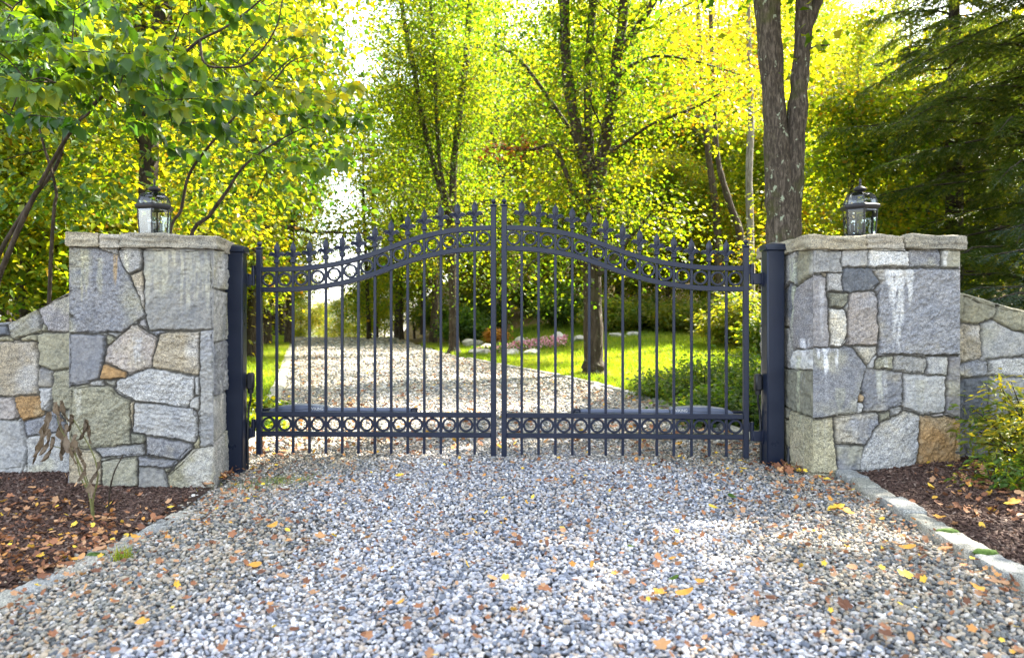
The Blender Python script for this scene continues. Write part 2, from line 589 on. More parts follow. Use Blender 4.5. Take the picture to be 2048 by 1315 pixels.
def xl(y):
    return np.interp(y, XL_Y, XL_X)


def G(x, y):
    x = np.asarray(x, float)
    y = np.asarray(y, float)
    z = -0.065 * sstep(-1.0, -2.1, x) * (1 - sstep(6, 9, y))
    z = z + 0.09 * sstep(2.1, 3.1, x) * (1 - sstep(6.5, 9, y))
    z = z + 0.05 * sstep(-2.3, -3.0, x) * (1 - sstep(6.5, 9, y))
    side = sstep(0.3, 5.5, x - xr(y))
    z = z + side * (0.55 * sstep(12, 26, y) + 0.085 * np.maximum(0, y - 24))
    side2 = sstep(3.5, 11, x - xr(y))
    z = z + 0.035 * side2 * np.maximum(0, y - 25)
    drop = (1 - side) * np.maximum(0, y - 35)
    z = z - 0.075 * drop
    return z


def sheet(name, xs, ys, off, mat, fn=None, mask=None, rough=0.0):
    """terrain sheet on a grid; xs may depend on the row"""
    rows = []
    for y in ys:
        xx = xs(y) if callable(xs) else xs
        rows.append(np.stack([xx, np.full(len(xx), y)], 1))
    A = np.array(rows)
    n, k = A.shape[:2]
    z = G(A[..., 0], A[..., 1]) + off
    if rough:
        q = np.stack([A[..., 0].ravel() * 2.2, A[..., 1].ravel() * 2.2, np.zeros(n * k)], 1)
        z = z + rough * fbm(q, 3, 5).reshape(n, k)
    V = np.concatenate([A, z[..., None]], 2).reshape(-1, 3)
    i, j = np.meshgrid(np.arange(n - 1), np.arange(k - 1), indexing='ij')
    Fq = np.stack([i * k + j, i * k + j + 1, (i + 1) * k + j + 1, (i + 1) * k + j], -1).reshape(-1, 4)
    o = np_obj(name, V, [Fq], mat, smooth=True)
    return tag(o, kind='structure')


yv = np.concatenate([np.linspace(-30, 0, 8), np.linspace(1, 60, 90), np.linspace(64, 320, 24)])
xv = np.concatenate([np.linspace(-260, -50, 12), np.linspace(-45, 45, 110), np.linspace(50, 260, 12)])
sheet('ground', xv, yv, -0.06, M['ground'])
ydr = np.concatenate([np.linspace(-3, 12, 80), np.linspace(12.4, 60, 90)])
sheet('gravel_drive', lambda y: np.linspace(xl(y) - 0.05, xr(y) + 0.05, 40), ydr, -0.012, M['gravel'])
ylw = np.concatenate([np.linspace(6.9, 60, 120)])
sheet('lawn', lambda y: xr(y) + 0.06 + np.linspace(0, 1, 60) ** 1.3 * 17, ylw[ylw < 27], -0.004, M['lawn'])
o = sheet('lawn', lambda y: xl(y) - 0.06 - np.linspace(0, 1, 40) ** 1.2 * 7, ylw[ylw < 42], -0.004, M['lawn'])
ymb = np.linspace(-2, 6.6, 90)
sheet('mulch_bed', lambda y: xr(y) + 0.05 + np.linspace(0, 1, 50) * 4.5, ymb, 0.005, M['mulch'], rough=0.02)
sheet('mulch_bed', lambda y: xl(y) - 0.05 - np.linspace(0, 1, 50) * 4.5, ymb, 0.005, M['mulch'], rough=0.02)


# ------------------------------------------------------------------ loose stones, chips, grass (stuff)
def ico(sub):
    import bmesh
    b = bmesh.new()
    bmesh.ops.create_icosphere(b, subdivisions=sub, radius=1.0)
    b.verts.ensure_lookup_table()
    V = np.array([v.co[:] for v in b.verts])
    Fc = np.array([[v.index for v in f.verts] for f in b.faces])
    b.free()
    return V, Fc


def rotmats(n, rng, tilt=1.0):
    """random rotations: yaw free, tilt limited"""
    a = rng.uniform(0, 2 * math.pi, n)
    b = rng.normal(0, tilt, n)
    c = rng.normal(0, tilt, n)
    ca, sa, cb, sb, cc, sc_ = np.cos(a), np.sin(a), np.cos(b), np.sin(b), np.cos(c), np.sin(c)
    Z = np.zeros(n)
    O = np.ones(n)
    Rz = np.stack([ca, -sa, Z, sa, ca, Z, Z, Z, O], 1).reshape(-1, 3, 3)
    Rx = np.stack([O, Z, Z, Z, cb, -sb, Z, sb, cb], 1).reshape(-1, 3, 3)
    Ry = np.stack([cc, Z, sc_, Z, O, Z, -sc_, Z, cc], 1).reshape(-1, 3, 3)
    return Rz @ Rx @ Ry


def scatter_mesh(name, baseVF, pos, scl, Rm, mat, attrs, smooth=True, warp=0.0, rng=None):
    bV, bF = baseVF
    n, k = len(pos), len(bV)
    loc = bV[None] * scl[:, None, :]
    if warp:
        loc = loc * (1 + warp * rng.uniform(-1, 1, (n, k, 1)))
    V = np.einsum('nij,nkj->nki', Rm, loc) + pos[:, None, :]
    Fc = (bF[None] + (np.arange(n) * k)[:, None, None]).reshape(-1, bF.shape[1])
    at = {q: np.repeat(v, k) for q, v in attrs.items()}
    return np_obj(name, V.reshape(-1, 3), [Fc], mat, smooth=smooth, attrs=at)


def jitter_grid(x0, x1, y0, y1, step, rng):
    gx, gy = np.meshgrid(np.arange(x0, x1, step), np.arange(y0, y1, step))
    p = np.stack([gx.ravel(), gy.ravel()], 1)
    return p + rng.uniform(-0.55, 0.55, p.shape) * step


def tint_at(x, y):
    """how far from the driven, washed middle of the drive: the edges keep buff and mossy stones"""
    m = np.minimum(x - xl(y), xr(y) - x)
    q = fbm(np.stack([x * 0.9, y * 0.9, 0 * x], 1), 3, 31)
    t = 1 - sstep(0.35, 1.3, m + 0.7 * q)
    return np.clip(t + 0.75 * sstep(5.0, 6.2, y + 0.6 * q), 0, 1)


def gravel():
    rng = np.random.default_rng(3)
    parts = []
    for (y0, y1, step, sub, layer) in ((2.0, 3.7, 0.0162, 2, 0), (3.7, 6.3, 0.0190, 1, 0), (6.3, 10.5, 0.032, 1, 0), (10.5, 18, 0.055, 1, 0), (18, 27, 0.08, 1, 0), (27, 38, 0.12, 1, 0)):
        p = jitter_grid(-12, 3, y0, y1, step, rng)
        e = 0.035 * rng.normal(0, 1, len(p))
        spill = np.where((p[:, 1] > 2) & (p[:, 1] < 4.9) & (p[:, 0] < 0), 0.28 * rng.random(len(p)) ** 2.2, 0)
        ok = (p[:, 0] > xl(p[:, 1]) + 0.02 + e - spill) & (p[:, 0] < xr(p[:, 1]) - 0.02 + e) & (np.abs(p[:, 0]) < p[:, 1] * 0.74 + 0.2)
        p = p[ok]
        n = len(p)
        s = step * (0.46 + 0.30 * rng.random(n) ** 1.4 + 0.34 * (rng.random(n) > 0.93))
        s = np.maximum(s, 0.009)
        scl = s[:, None] * np.stack([rng.uniform(0.8, 1.45, n), rng.uniform(0.7, 1.05, n), rng.uniform(0.5, 0.85, n)], 1)
        z = G(p[:, 0], p[:, 1]) + rng.uniform(-0.003, 0.010, n) + 0.010 * fbm(np.stack([p[:, 0] * 2.5, p[:, 1] * 2.5, 0 * p[:, 0]], 1), 2, 8)
        pos = np.column_stack([p, z])
        rut = np.exp(-((p[:, 0] - (xl(p[:, 1]) + xr(p[:, 1])) / 2 - 0.78) / .26) ** 2) + np.exp(-((p[:, 0] - (xl(p[:, 1]) + xr(p[:, 1])) / 2 + 0.78) / .26) ** 2)
        pos[:, 2] -= 0.012 * rut
        scl = scl * (1 - 0.22 * rut * rng.random(n))[:, None]
        tn = np.clip(tint_at(p[:, 0], p[:, 1]) + rng.normal(0, 0.22, n), 0, 1)
        parts.append((sub, pos, scl, rotmats(n, rng, 0.35), np.clip(rng.random(n) + rut * rng.uniform(0, .22, n), 0, 1), tn))
    V, Fs, pc, tn, off = [], [], [], [], 0
    for sub, pos, scl, Rm, a, t in parts:
        bV, bF = ico(sub)
        n, k = len(pos), len(bV)
        # a dozen pebble shapes: dented, faceted, never a clean ball
        shp = []
        for q in range(12):
            d = 1 + 0.30 * fbm(bV * 0.9 + 11.7 * q, 2, q)
            sV = bV * d[:, None]
            for _ in range(4):
                nn = rng.normal(0, 1, 3)
                nn /= np.linalg.norm(nn)
                dist = rng.uniform(0.45, 0.78)
                h = sV @ nn
                sV = sV - np.where(h > dist, (h - dist) * 0.95, 0)[:, None] * nn
            shp.append(sV)
        shp = np.array(shp)
        loc = shp[rng.integers(0, 12, n)] * scl[:, None, :]
        V.append((np.einsum('nij,nkj->nki', Rm, loc) + pos[:, None, :]).reshape(-1, 3))
        Fs.append((bF[None] + (np.arange(n) * k)[:, None, None]).reshape(-1, 3) + off)
        pc.append(np.repeat(a, k))
        tn.append(np.repeat(t, k))
        off += n * k
    o = np_obj('gravel', np.concatenate(V), [np.concatenate(Fs)], M['pebble'], smooth=True, attrs={'pc': np.concatenate(pc), 'tint': np.concatenate(tn)})
    tag(o, 'loose grey and buff pebbles covering the driveway', 'gravel', kind='stuff')


gravel()


def mulch():
    rng = np.random.default_rng(8)
    bV = np.array([(x, y, z) for x in (-1, 1) for y in (-1, 1) for z in (-1, 1)], float)
    bF = np.array([(0, 1, 3, 2), (4, 6, 7, 5), (0, 4, 5, 1), (2, 3, 7, 6), (0, 2, 6, 4), (1, 5, 7, 3)])
    for sgn in (1, -1):
        p = jitter_grid(1.7, 4.6, 2.2, 5.4, 0.0125, rng)
        p[:, 0] *= sgn
        ok = (p[:, 0] > xr(p[:, 1]) + 0.1) if sgn > 0 else (p[:, 0] < xl(p[:, 1]) - 0.1 - 0.1 * rng.random(len(p)))
        ok &= np.abs(p[:, 0]) < p[:, 1] * 0.74 + 0.2
        p = p[ok]
        n = len(p)
        scl = np.stack([rng.uniform(0.006, 0.022, n), rng.uniform(0.003, 0.008, n), rng.uniform(0.0012, 0.0035, n)], 1)
        q = np.stack([p[:, 0] * 2.2, p[:, 1] * 2.2, 0 * p[:, 0]], 1)
        z = G(p[:, 0], p[:, 1]) + 0.005 + 0.02 * fbm(q, 3, 5) + rng.uniform(-0.002, 0.012, n)
        o = scatter_mesh('bark_mulch', (bV, bF), np.column_stack([p, z]), scl, rotmats(n, rng, 0.4), M['chip'], {'pc': rng.random(n)}, smooth=False, warp=0.3, rng=rng)
        tag(o, 'dark brown shredded bark mulch ' + ('beside the right stone pillar' if sgn > 0 else 'under the wilted plant before the left wall'), 'mulch', kind='stuff')


mulch()


def mulch_z(x, y):
    q = np.array([[x * 2.2, y * 2.2, 0.0]])
    return float(G(x, y)) + 0.005 + 0.02 * float(fbm(q, 3, 5)[0])


# ------------------------------------------------------------------ leaves
def frame_from(axis, nrm):
    a = axis / np.maximum(np.linalg.norm(axis, axis=1)[:, None], 1e-9)
    s = np.cross(nrm, a)
    s /= np.maximum(np.linalg.norm(s, axis=1)[:, None], 1e-9)
    n = np.cross(a, s)
    return a, s, n


LEAF = {
    # (along, across, lift) and triangles
    'small': (np.array([(0, 0, 0), (.42, .36, .06), (1, 0, -.08), (.42, -.36, .06)]), np.array([(0, 3, 2), (0, 2, 1)])),
    'ovate': (np.array([(0, 0, 0), (.20, .26, .06), (.55, .30, .07), (1, 0, -.16), (.55, -.30, .07), (.20, -.26, .06), (.42, 0, 0)]),
              np.array([(0, 6, 1), (1, 6, 2), (2, 6, 3), (3, 6, 4), (4, 6, 5), (5, 6, 0)])),
    'lance': (np.array([(0, 0, 0), (.45, .17, .04), (1, 0, -.10), (.45, -.17, .04)]), np.array([(0, 3, 2), (0, 2, 1)])),
    'needle': (np.array([(0, .02, 0), (1, 0, 0), (0, -.02, 0)]), np.array([(0, 2, 1)])),
    'spray': (np.array([(0, 0, 0), (.45, .10, .03), (1, 0, -.12), (.45, -.10, .03)]), np.array([(0, 3, 2), (0, 2, 1)])),
    'blade': (np.array([(0, .045, 0), (.55, .03, .05), (1, 0, .22), (.55, -.03, .05), (0, -.045, 0)]), np.array([(0, 4, 3), (0, 3, 1), (1, 3, 2)])),
}


def leaves(name, pos, axis, nrm, size, lc, shape, mat, parent=None):
    t, f = LEAF[shape]
    a, s, n = frame_from(axis, nrm)
    V = pos[:, None, :] + size[:, None, None] * (t[None, :, 0, None] * a[:, None] + t[None, :, 1, None] * s[:, None] + t[None, :, 2, None] * n[:, None])
    k = len(t)
    Fc = (f[None] + (np.arange(len(pos)) * k)[:, None, None]).reshape(-1, 3)
    return np_obj(name, V.reshape(-1, 3), [Fc], mat, parent, attrs={'lc': np.repeat(lc, k)})


def cluster_leaves(tips, per, spread, size, rng, lc0=0.45, lcs=0.2, droop=0.5, flat=0.5, cl=0.16):
    """tips (n,3): clumps of leaves round every tip. Returns pos, axis, normal, size, colour value"""
    tips = np.asarray(tips)
    n = len(tips)
    base = np.repeat(tips, per, 0)
    m = len(base)
    off = rng.normal(0, 1, (m, 3)) * np.array([spread, spread, spread * 0.62])
    pos = base + off
    ax = off * 0.8 + rng.normal(0, 1, (m, 3)) * spread * 0.8
    ax[:, 2] = ax[:, 2] * 0.5 - droop * spread
    nr = rng.normal(0, flat, (m, 3))
    nr[:, 2] += 1
    big = fbm(tips * 0.55, 2, 77)
    lc = np.repeat(lc0 + cl * rng.normal(0, 1, n) + 0.25 * big, per) + rng.normal(0, lcs * 0.5, m)
    return pos, ax, nr, size * rng.uniform(0.6, 1.25, m), np.clip(lc, 0.02, 0.98)


# ------------------------------------------------------------------ trees
class Wood:
    def __init__(s):
        s.V, s.F, s.n = [], [], 0

    def tube(s, pts, rad, n=7):
        V, Fq = tube_np(np.asarray(pts, float), np.asarray(rad, float), n)
        s.V.append(V)
        s.F.append(Fq + s.n)
        s.n += len(V)

    def obj(s, name, mat, parent):
        return np_obj(name, np.concatenate(s.V), [np.concatenate(s.F)], mat, parent, smooth=True)


def limb(start, d, length, r0, rng, wob=0.12, up=0.15, n=7):
    """a wandering branch; returns points and radii"""
    pts = [np.array(start, float)]
    d = np.array(d, float)
    d /= np.linalg.norm(d)
    st = length / (n - 1)
    for _ in range(n - 1):
        d = d + rng.normal(0, wob, 3) + np.array([0, 0, up * 0.25])
        d /= np.linalg.norm(d)
        pts.append(pts[-1] + d * st)
    return np.array(pts), r0 * np.linspace(1, 0.28, n)


def side_dir(t, rng, ang):
    t = t / np.linalg.norm(t)
    q = rng.normal(0, 1, 3)
    q -= t * np.dot(q, t)
    q /= np.linalg.norm(q)
    return t * math.cos(ang) + q * math.sin(ang)


def twigs(w, tips, pts, rad, rng, n, length, lvl, keep=None, t0=0.25, up=0.1):
    """branches off a limb, branches off those; leaf clumps hang at the twig ends"""
    for k in range(n):
        t = t0 + (1 - t0) * (k + rng.random()) / n
        i = min(int(t * (len(pts) - 1)), len(pts) - 2)
        p = pts[i] + (pts[i + 1] - pts[i]) * (t * (len(pts) - 1) - i)
        d = side_dir(pts[i + 1] - pts[i], rng, rng.uniform(0.6, 1.15))
        L = length * rng.uniform(0.6, 1.2) * (1.1 - 0.5 * t)
        b, br = limb(p, d, L, max(min(rad[i] * 0.5, 0.014 * L), 0.004), rng, 0.16, up, 5)
        if keep is not None and not keep(b[-1]):
            continue
        w.tube(b, br, 5 if lvl else 4)
        if lvl:
            twigs(w, tips, b, br, rng, max(2, n - 1), length * 0.55, lvl - 1, keep, 0.2, up)
        else:
            tips.append(b[2])
        tips.append(b[-1])
        tips.append(b[-2] * 0.5 + b[-3] * 0.5)
    tips.append(pts[-1])


def make_tree(name, seed, height, r0, crown0, spread, nprim, per, lsize, leafmat, bark, label, cat='tree', group=None, lc0=0.5,
              lean=0.04, cspread=0.42, forks=1, lvl=1, open_=0.0):
    rng = np.random.default_rng(seed)
    root = thing(name, (0, 0, 0), label, cat, group)
    w = Wood()
    tips = []
    for f in range(forks):
        a = 2 * math.pi * (f + rng.random() * 0.5) / forks
        k = 9
        hh = np.linspace(0, 1, k)
        ln = lean + (0.17 if forks > 1 else 0)
        path = np.stack([height * ln * math.cos(a) * hh ** 1.2, height * ln * math.sin(a) * hh ** 1.2, height * hh], 1)
        path[1:, :2] += rng.normal(0, 0.010 * height, (k - 1, 2)).cumsum(0) * 0.5
        rr = r0 * (0.8 if forks > 1 else 1) * (1 - 0.82 * hh)
        rr[0] *= 1.35
        path[0, 2] = -0.4
        w.tube(path, rr, 10)
        for q in range(nprim):
            t = crown0 + (0.98 - crown0) * (q + rng.random()) / nprim
            i = min(int(t * (k - 1)), k - 2)
            p = path[i] + (path[i + 1] - path[i]) * (t * (k - 1) - i)
            az = q * 2.4 + rng.normal(0, 0.4)
            el = rng.uniform(0.15, 0.75) + 0.5 * (t - crown0)
            d = np.array([math.cos(az) * math.cos(el), math.sin(az) * math.cos(el), math.sin(el)])
            u = (t - crown0) / (1 - crown0)
            L = spread * (0.55 + 0.6 * math.sin(math.pi * min(1, u * 0.85 + 0.12))) * rng.uniform(0.75, 1.15) * (1 - 0.35 * u)
            b, br = limb(p, d, L, max(rr[i] * 0.42, 0.012), rng, 0.13, 0.2, 7)
            w.tube(b, br, 6)
            twigs(w, tips, b, br, rng, 5, L * 0.42, lvl)
    w.obj('trunk', bark, root)
    tips = np.array(tips)
    if open_:
        tips = tips[fbm(tips * 0.5, 2, seed) > -open_]
    leaves('crown', *cluster_leaves(tips, per, cspread, lsize, rng, lc0), 'small', leafmat, root)
    return root


def copy_tree(root, loc, rz, sc, label=None, group=None, tilt=(0, 0)):
    r = root.copy()
    COL.objects.link(r)
    r.location = loc
    r.rotation_euler = (tilt[0], tilt[1], rz)
    r.scale = (sc, sc, sc)
    if label: r['label'] = label
    if group: r['group'] = group
    for ch in root.children:
        c = ch.copy()
        COL.objects.link(c)
        c.parent = r
    return r


def place(root, loc, rz=0, sc=1.0, label=None, group=None, tilt=(0, 0)):
    root.location = loc
    root.rotation_euler = (tilt[0], tilt[1], rz)
    root.scale = (sc, sc, sc)
    if label: root['label'] = label
    if group: root['group'] = group
    return root


BGG = 'woodland trees behind the lawn'
PROTO = [
    make_tree('woodland_tree', 101, 15, 0.17, 0.16, 3.4, 24, 12, 0.128, M['leaf_bg'], M['bark_mid'], 'x', 'tree', BGG, 0.43, open_=0.25),
    make_tree('woodland_tree', 102, 17, 0.20, 0.30, 3.9, 24, 12, 0.128, M['leaf_bg'], M['bark_dark'], 'x', 'tree', BGG, 0.50, open_=0.2),
    make_tree('woodland_tree', 103, 13, 0.13, 0.10, 3.0, 24, 12, 0.128, M['leaf_bg'], M['bark_mid'], 'x', 'tree', BGG, 0.62, open_=0.25),
    make_tree('woodland_tree', 104, 16, 0.16, 0.42, 3.4, 20, 12, 0.128, M['leaf_bg'], M['bark_pale'], 'x', 'tree', BGG, 0.74, open_=0.15),
    make_tree('woodland_tree', 105, 7, 0.08, 0.06, 2.3, 20, 12, 0.128, M['leaf_bg'], M['bark_dark'], 'x', 'tree', BGG, 0.55, open_=0.3),
]
KIND = ['tall green woodland tree leafy almost to the ground', 'tall yellow-green woodland tree with a dark bare lower trunk',
        'slender golden-leaved woodland tree', 'tall woodland tree with a pale trunk and a high yellow crown',
        'low bushy green understorey tree']
used = [False] * 5


def plant(k, x, y, rz, sc, label=None, group=None, tilt=(0, 0)):
    loc = (x, y, float(G(x, y)))
    if not used[k]:
        used[k] = True
        return place(PROTO[k], loc, rz, sc, label or KIND[k] + ' in the wood', group or KIND[k] + 's', tilt)
    return copy_tree(PROTO[k], loc, rz, sc, label or KIND[k] + ' in the wood', group or KIND[k] + 's', tilt)


def px_x(px, d):
    return (px - 1024) * d / F


rt = np.random.default_rng(21)
# rows of the wood beyond the lawn and beyond the drive, given as (photo column, distance, kind, scale)
WOOD = [
    (795, 34, 0, .9), (865, 27, 0, .85), (1010, 33, 1, .95), (1090, 40, 0, 1.0), (1180, 42, 2, 1.15), (1270, 38, 1, .95), (1345, 38, 2, 1.05), (1440, 33, 3, .95),
    (1540, 28, 2, 1.0), (1720, 38, 2, 1.1), (1650, 26, 4, 1.0), (1800, 25, 4, 1.1), (1910, 24, 4, 1.1),
    (905, 45, 2, 1.1), (980, 52, 1, 1.15), (1075, 55, 2, 1.2), (1160, 49, 3, 1.1), (1245, 54, 2, 1.25), (1330, 46, 0, 1.1), (1420, 52, 2, 1.2), (1505, 44, 2, 1.1),
    (1600, 47, 1, 1.1), (1700, 50, 2, 1.2), (1810, 52, 2, 1.2),
    (835, 50, 0, 1.0), (790, 62, 2, .8),
    (940, 60, 2, 1.2), (1020, 62, 1, 1.3), (1120, 64, 2, 1.4), (1200, 60, 2, 1.3), (1290, 63, 1, 1.3), (1380, 60, 2, 1.4), (1470, 62, 2, 1.4), (1560, 58, 0, 1.3), (1650, 61, 2, 1.4), (1750, 59, 2, 1.4), (1850, 56, 1, 1.3), (1950, 60, 2, 1.4),
    (1050, 38, 2, .95), (1480, 37, 2, 1.0), (1390, 41, 2, 1.0), (1590, 40, 2, 1.05), (1230, 44, 2, 1.0), (1140, 36, 4, 1.3), (1310, 33, 4, 1.3), (1500, 31, 4, 1.3), (1410, 30, 4, 1.2), (1230, 30, 4, 1.1), (1040, 44, 4, 1.5), (925, 39, 4, 1.2),
    # left of the drive
    (140, 14, 2, .8), (260, 22, 2, .95), (400, 30, 2, .95), (330, 27, 0, .9), (90, 32, 2, 1.1), (210, 34, 1, 1.0), (460, 38, 2, .85), (-20, 30, 2, 1.2), (380, 18, 4, 1.0), (280, 15, 4, .9), (160, 16, 4, 1.0), (460, 27, 4, 1.2), (520, 45, 4, 1.3), (240, 60, 2, 1.4), (130, 64, 2, 1.4), (370, 62, 2, 1.2), (20, 17, 4, 1.1), (440, 20, 4, .8),
    (575, 44, 0, .95), (575, 27, 2, .95), (560, 36, 1, .9), (470, 24, 2, .8), (440, 34, 0, 1.0), (525, 62, 2, 1.1), (350, 75, 1, 1.5), (200, 78, 2, 1.7), (60, 80, 1, 1.6), (460, 80, 2, 1.3), (800, 44, 2, .9), (850, 58, 2, 1.15), (880, 72, 0, 1.4), (960, 75, 2, 1.6), (1080, 78, 2, 1.7), (1200, 76, 1, 1.6), (1330, 78, 2, 1.7), (1460, 74, 2, 1.7), (1600, 75, 1, 1.6), (1750, 74, 2, 1.7), (1900, 72, 2, 1.7),
    (500, 50, 2, .8), (590, 70, 4, 1.0), (650, 90, 4, .9), (710, 76, 4, .9), (770, 70, 2, .7), (755, 50, 4, .8),
    (60, 15, 2, .95), (170, 19, 1, .85), (-40, 11, 4, 1.1), (100, 26, 2, 1.1), (-30, 22, 1, 1.0), (250, 30, 2, 1.05), (20, 37, 0, 1.1), (350, 36, 2, .95), (170, 44, 2, 1.2),
    (420, 46, 0, .95), (300, 54, 2, 1.15), (470, 58, 2, .75), (60, 55, 2, 1.2), (330, 17, 4, 1.1), (210, 13, 4, .9), (60, 11, 4, .8), (420, 24, 4, 1.15),
    # low trees past the crest
    (600, 58, 4, .75), (680, 66, 4, .7), (735, 58, 4, .8), (560, 70, 2, .55), (640, 80, 2, .42),
    # understorey round the lawn
    (960, 30, 4, .8), (1120, 29, 4, .75), (1240, 27, 4, .8), (1330, 26, 4, .85), (1420, 25, 4, .75), (1520, 24, 4, .95), (1640, 18, 4, .42), (1760, 16, 4, .5), (1700, 13, 4, .72), (1900, 16, 4, .8), (2030, 15, 4, 1.0), (830, 38, 4, .7),
]
for px, d, k, s_ in WOOD:
    plant(k, px_x(px, d), d, rt.uniform(0, 6.28), s_ * rt.uniform(0.95, 1.05))


# ------------------------------------------------------------------ trees one can point at
def hero_tree(name, stems, label, leafmat, bark, seed, per, lsize, lc0, cspread, keep=None, ntw=6, tlen=1.5, lvl=1, group=None, sides=12,
              extra=(), t0=0.3, shape='small', up=0.1, lcs=0.2):
    """stems: list of (distance, [(px,py,radius_px), ...], leafy)"""
    d0, p0, _ = stems[0]
    rng = np.random.default_rng(seed)
    b = P(p0[0][0], p0[0][1], d0)
    root = thing(name, (b[0], b[1], float(G(b[0], b[1]))), label, 'tree', group)
    o3 = np.array(root.location)
    w, tips = Wood(), []
    for d, pp, leafy in stems:
        dd = [q[3] if len(q) > 3 else d for q in pp]
        q = np.array([[*P(a[0], a[1], e), a[2] * e / F] for a, e in zip(pp, dd)])
        s = spline(q, max(12, 4 * len(pp)))
        pts, rad = s[:, :3] - o3, np.maximum(s[:, 3], 0.004)
        rad = rad * (1 + 0.06 * rng.normal(0, 1, len(rad)))
        w.tube(pts, rad, sides)
        if leafy:
            twigs(w, tips, pts, rad, rng, int(ntw * leafy), tlen, lvl, keep, t0, up)
    w.obj('trunk', bark, root)
    tips = [t for t in tips if keep is None or keep(t)] + [np.asarray(e) - o3 for e in extra]
    leaves('crown', *cluster_leaves(np.array(tips), per, cspread, lsize, rng, lc0, lcs), shape, leafmat, root)
    return root


# twin-stemmed tree behind the right pillar
hero_tree('lichened_tree', [
    (8.0, [(1572, 850, 46), (1569, 780, 36), (1567, 640, 34), (1567, 480, 33), (1560, 380, 30), (1553, 290, 25), (1546, 180, 23), (1539, 80, 24), (1533, -20, 26), (1526, -200, 25), (1505, -480, 19), (1470, -800, 11)], 2),
    (8.0, [(1576, 480, 24), (1581, 380, 23), (1591, 270, 20), (1600, 150, 17.5), (1607, 60, 17), (1604, -60, 14), (1580, -300, 13), (1600, -700, 7)], 2),
    (8.02, [(1606, 78, 11), (1624, 30, 11), (1647, -30, 10), (1700, -200, 9), (1800, -420, 5)], 1.3),
    (8.0, [(1530, -140, 12), (1440, -300, 9), (1330, -420, 5)], 1.3),
    (8.0, [(1590, -250, 11, 8.0), (1700, -420, 8, 7.6), (1850, -560, 5, 7.2), (1960, -640, 3, 7.0)], 2),  # limb added above the view to shade the foreground
    (8.0, [(1575, -330, 10, 8.0), (1640, -600, 7, 7.2), (1760, -900, 4, 6.5)], 2),
    (8.0, [(1524, -200, 11, 8.0), (1480, -330, 9, 7.2), (1440, -420, 5, 6.2)], 1.3),
    (8.05, [(1600, 120, 3), (1625, 95, 2), (1660, 90, 1.2)], 0),
    (7.9, [(1560, 300, 2.5), (1545, 270, 1.6), (1535, 262, 1)], 0),
], 'stout twin-stemmed tree with pale lichen spots behind the right stone pillar', M['leaf_bg'], M['bark_big'], 31, 12, 0.115, 0.30, 0.33,
    keep=lambda t: t[2] > 5.2, ntw=9, tlen=1.7, lvl=1, sides=20, t0=0.56,
    extra=[P(1612, 100, 8), P(1650, 92, 8.1), P(1625, 85, 7.9), P(1665, 150, 8.3), P(1600, 145, 8.3)])

# three-stemmed tree at the lawn's edge
hero_tree('forked_lawn_tree', [
    (13.4, [(1188, 756, 34), (1188, 742, 26), (1187, 715, 21), (1186, 640, 18.5), (1184, 540, 18), (1186, 450, 18), (1190, 410, 17), (1182, 360, 13), (1160, 285, 12), (1140, 190, 11), (1130, 90, 10.5), (1128, -20, 9.5), (1120, -220, 7), (1110, -500, 4)], 2.2),
    (13.5, [(1190, 440, 12), (1184, 360, 9), (1177, 250, 8.5), (1176, 140, 8), (1184, 30, 8), (1194, -120, 7), (1205, -450, 4)], 2.2),
    (13.35, [(1190, 430, 14), (1196, 370, 13), (1206, 310, 12.5), (1220, 220, 12), (1232, 130, 11.5), (1244, 50, 10.5), (1252, -30, 9), (1275, -260, 6), (1300, -480, 4)], 2.2),
    (13.3, [(1233, 115, 8), (1265, 70, 7.5), (1300, 15, 7), (1345, -70, 6), (1420, -240, 4)], 1.3),
    (13.1, [(1206, 312, 4), (1250, 285, 3.5), (1310, 245, 3), (1390, 215, 2.4), (1450, 180, 1.5)], 1),
    (13.2, [(1228, 165, 3.6), (1265, 130, 3.2), (1320, 112, 2.6), (1400, 125, 2), (1480, 150, 1.2)], 1),
    (13.2, [(1178, 400, 5), (1150, 390, 5), (1128, 335, 4.6), (1105, 292, 4), (1060, 300, 2.6), (1000, 298, 1.6)], 0),
    (13.6, [(1180, 560, 6), (1160, 520, 5), (1120, 470, 4), (1080, 430, 2.5)], 1.2),
    (13.0, [(1196, 550, 7), (1225, 520, 5), (1265, 470, 4), (1300, 430, 2.5)], 1.2),
    (13.3, [(1182, 500, 4), (1130, 500, 3, 12.8), (1070, 520, 2.4, 12.4), (1040, 560, 1.4, 12.2)], 1.2),
    (14.0, [(1160, 290, 5), (1100, 200, 4), (1040, 120, 3), (990, 90, 2)], 1.2),
], 'three-stemmed tree with dark trunk standing on the sunny lawn beside the drive', M['leaf_bg'], M['bark_mid'], 32, 14, 0.084, 0.43, 0.36,
    ntw=5, tlen=1.35, lvl=1, sides=14, t0=0.25, keep=lambda t: t[2] > 1.9 or t[1] > 1,
    extra=[P(RNG.uniform(1010, 1165), RNG.uniform(430, 610), RNG.uniform(12.3, 14.2)) for _ in range(75)] + [P(RNG.uniform(1215, 1340), RNG.uniform(430, 530), RNG.uniform(12.5, 14.0)) for _ in range(40)])

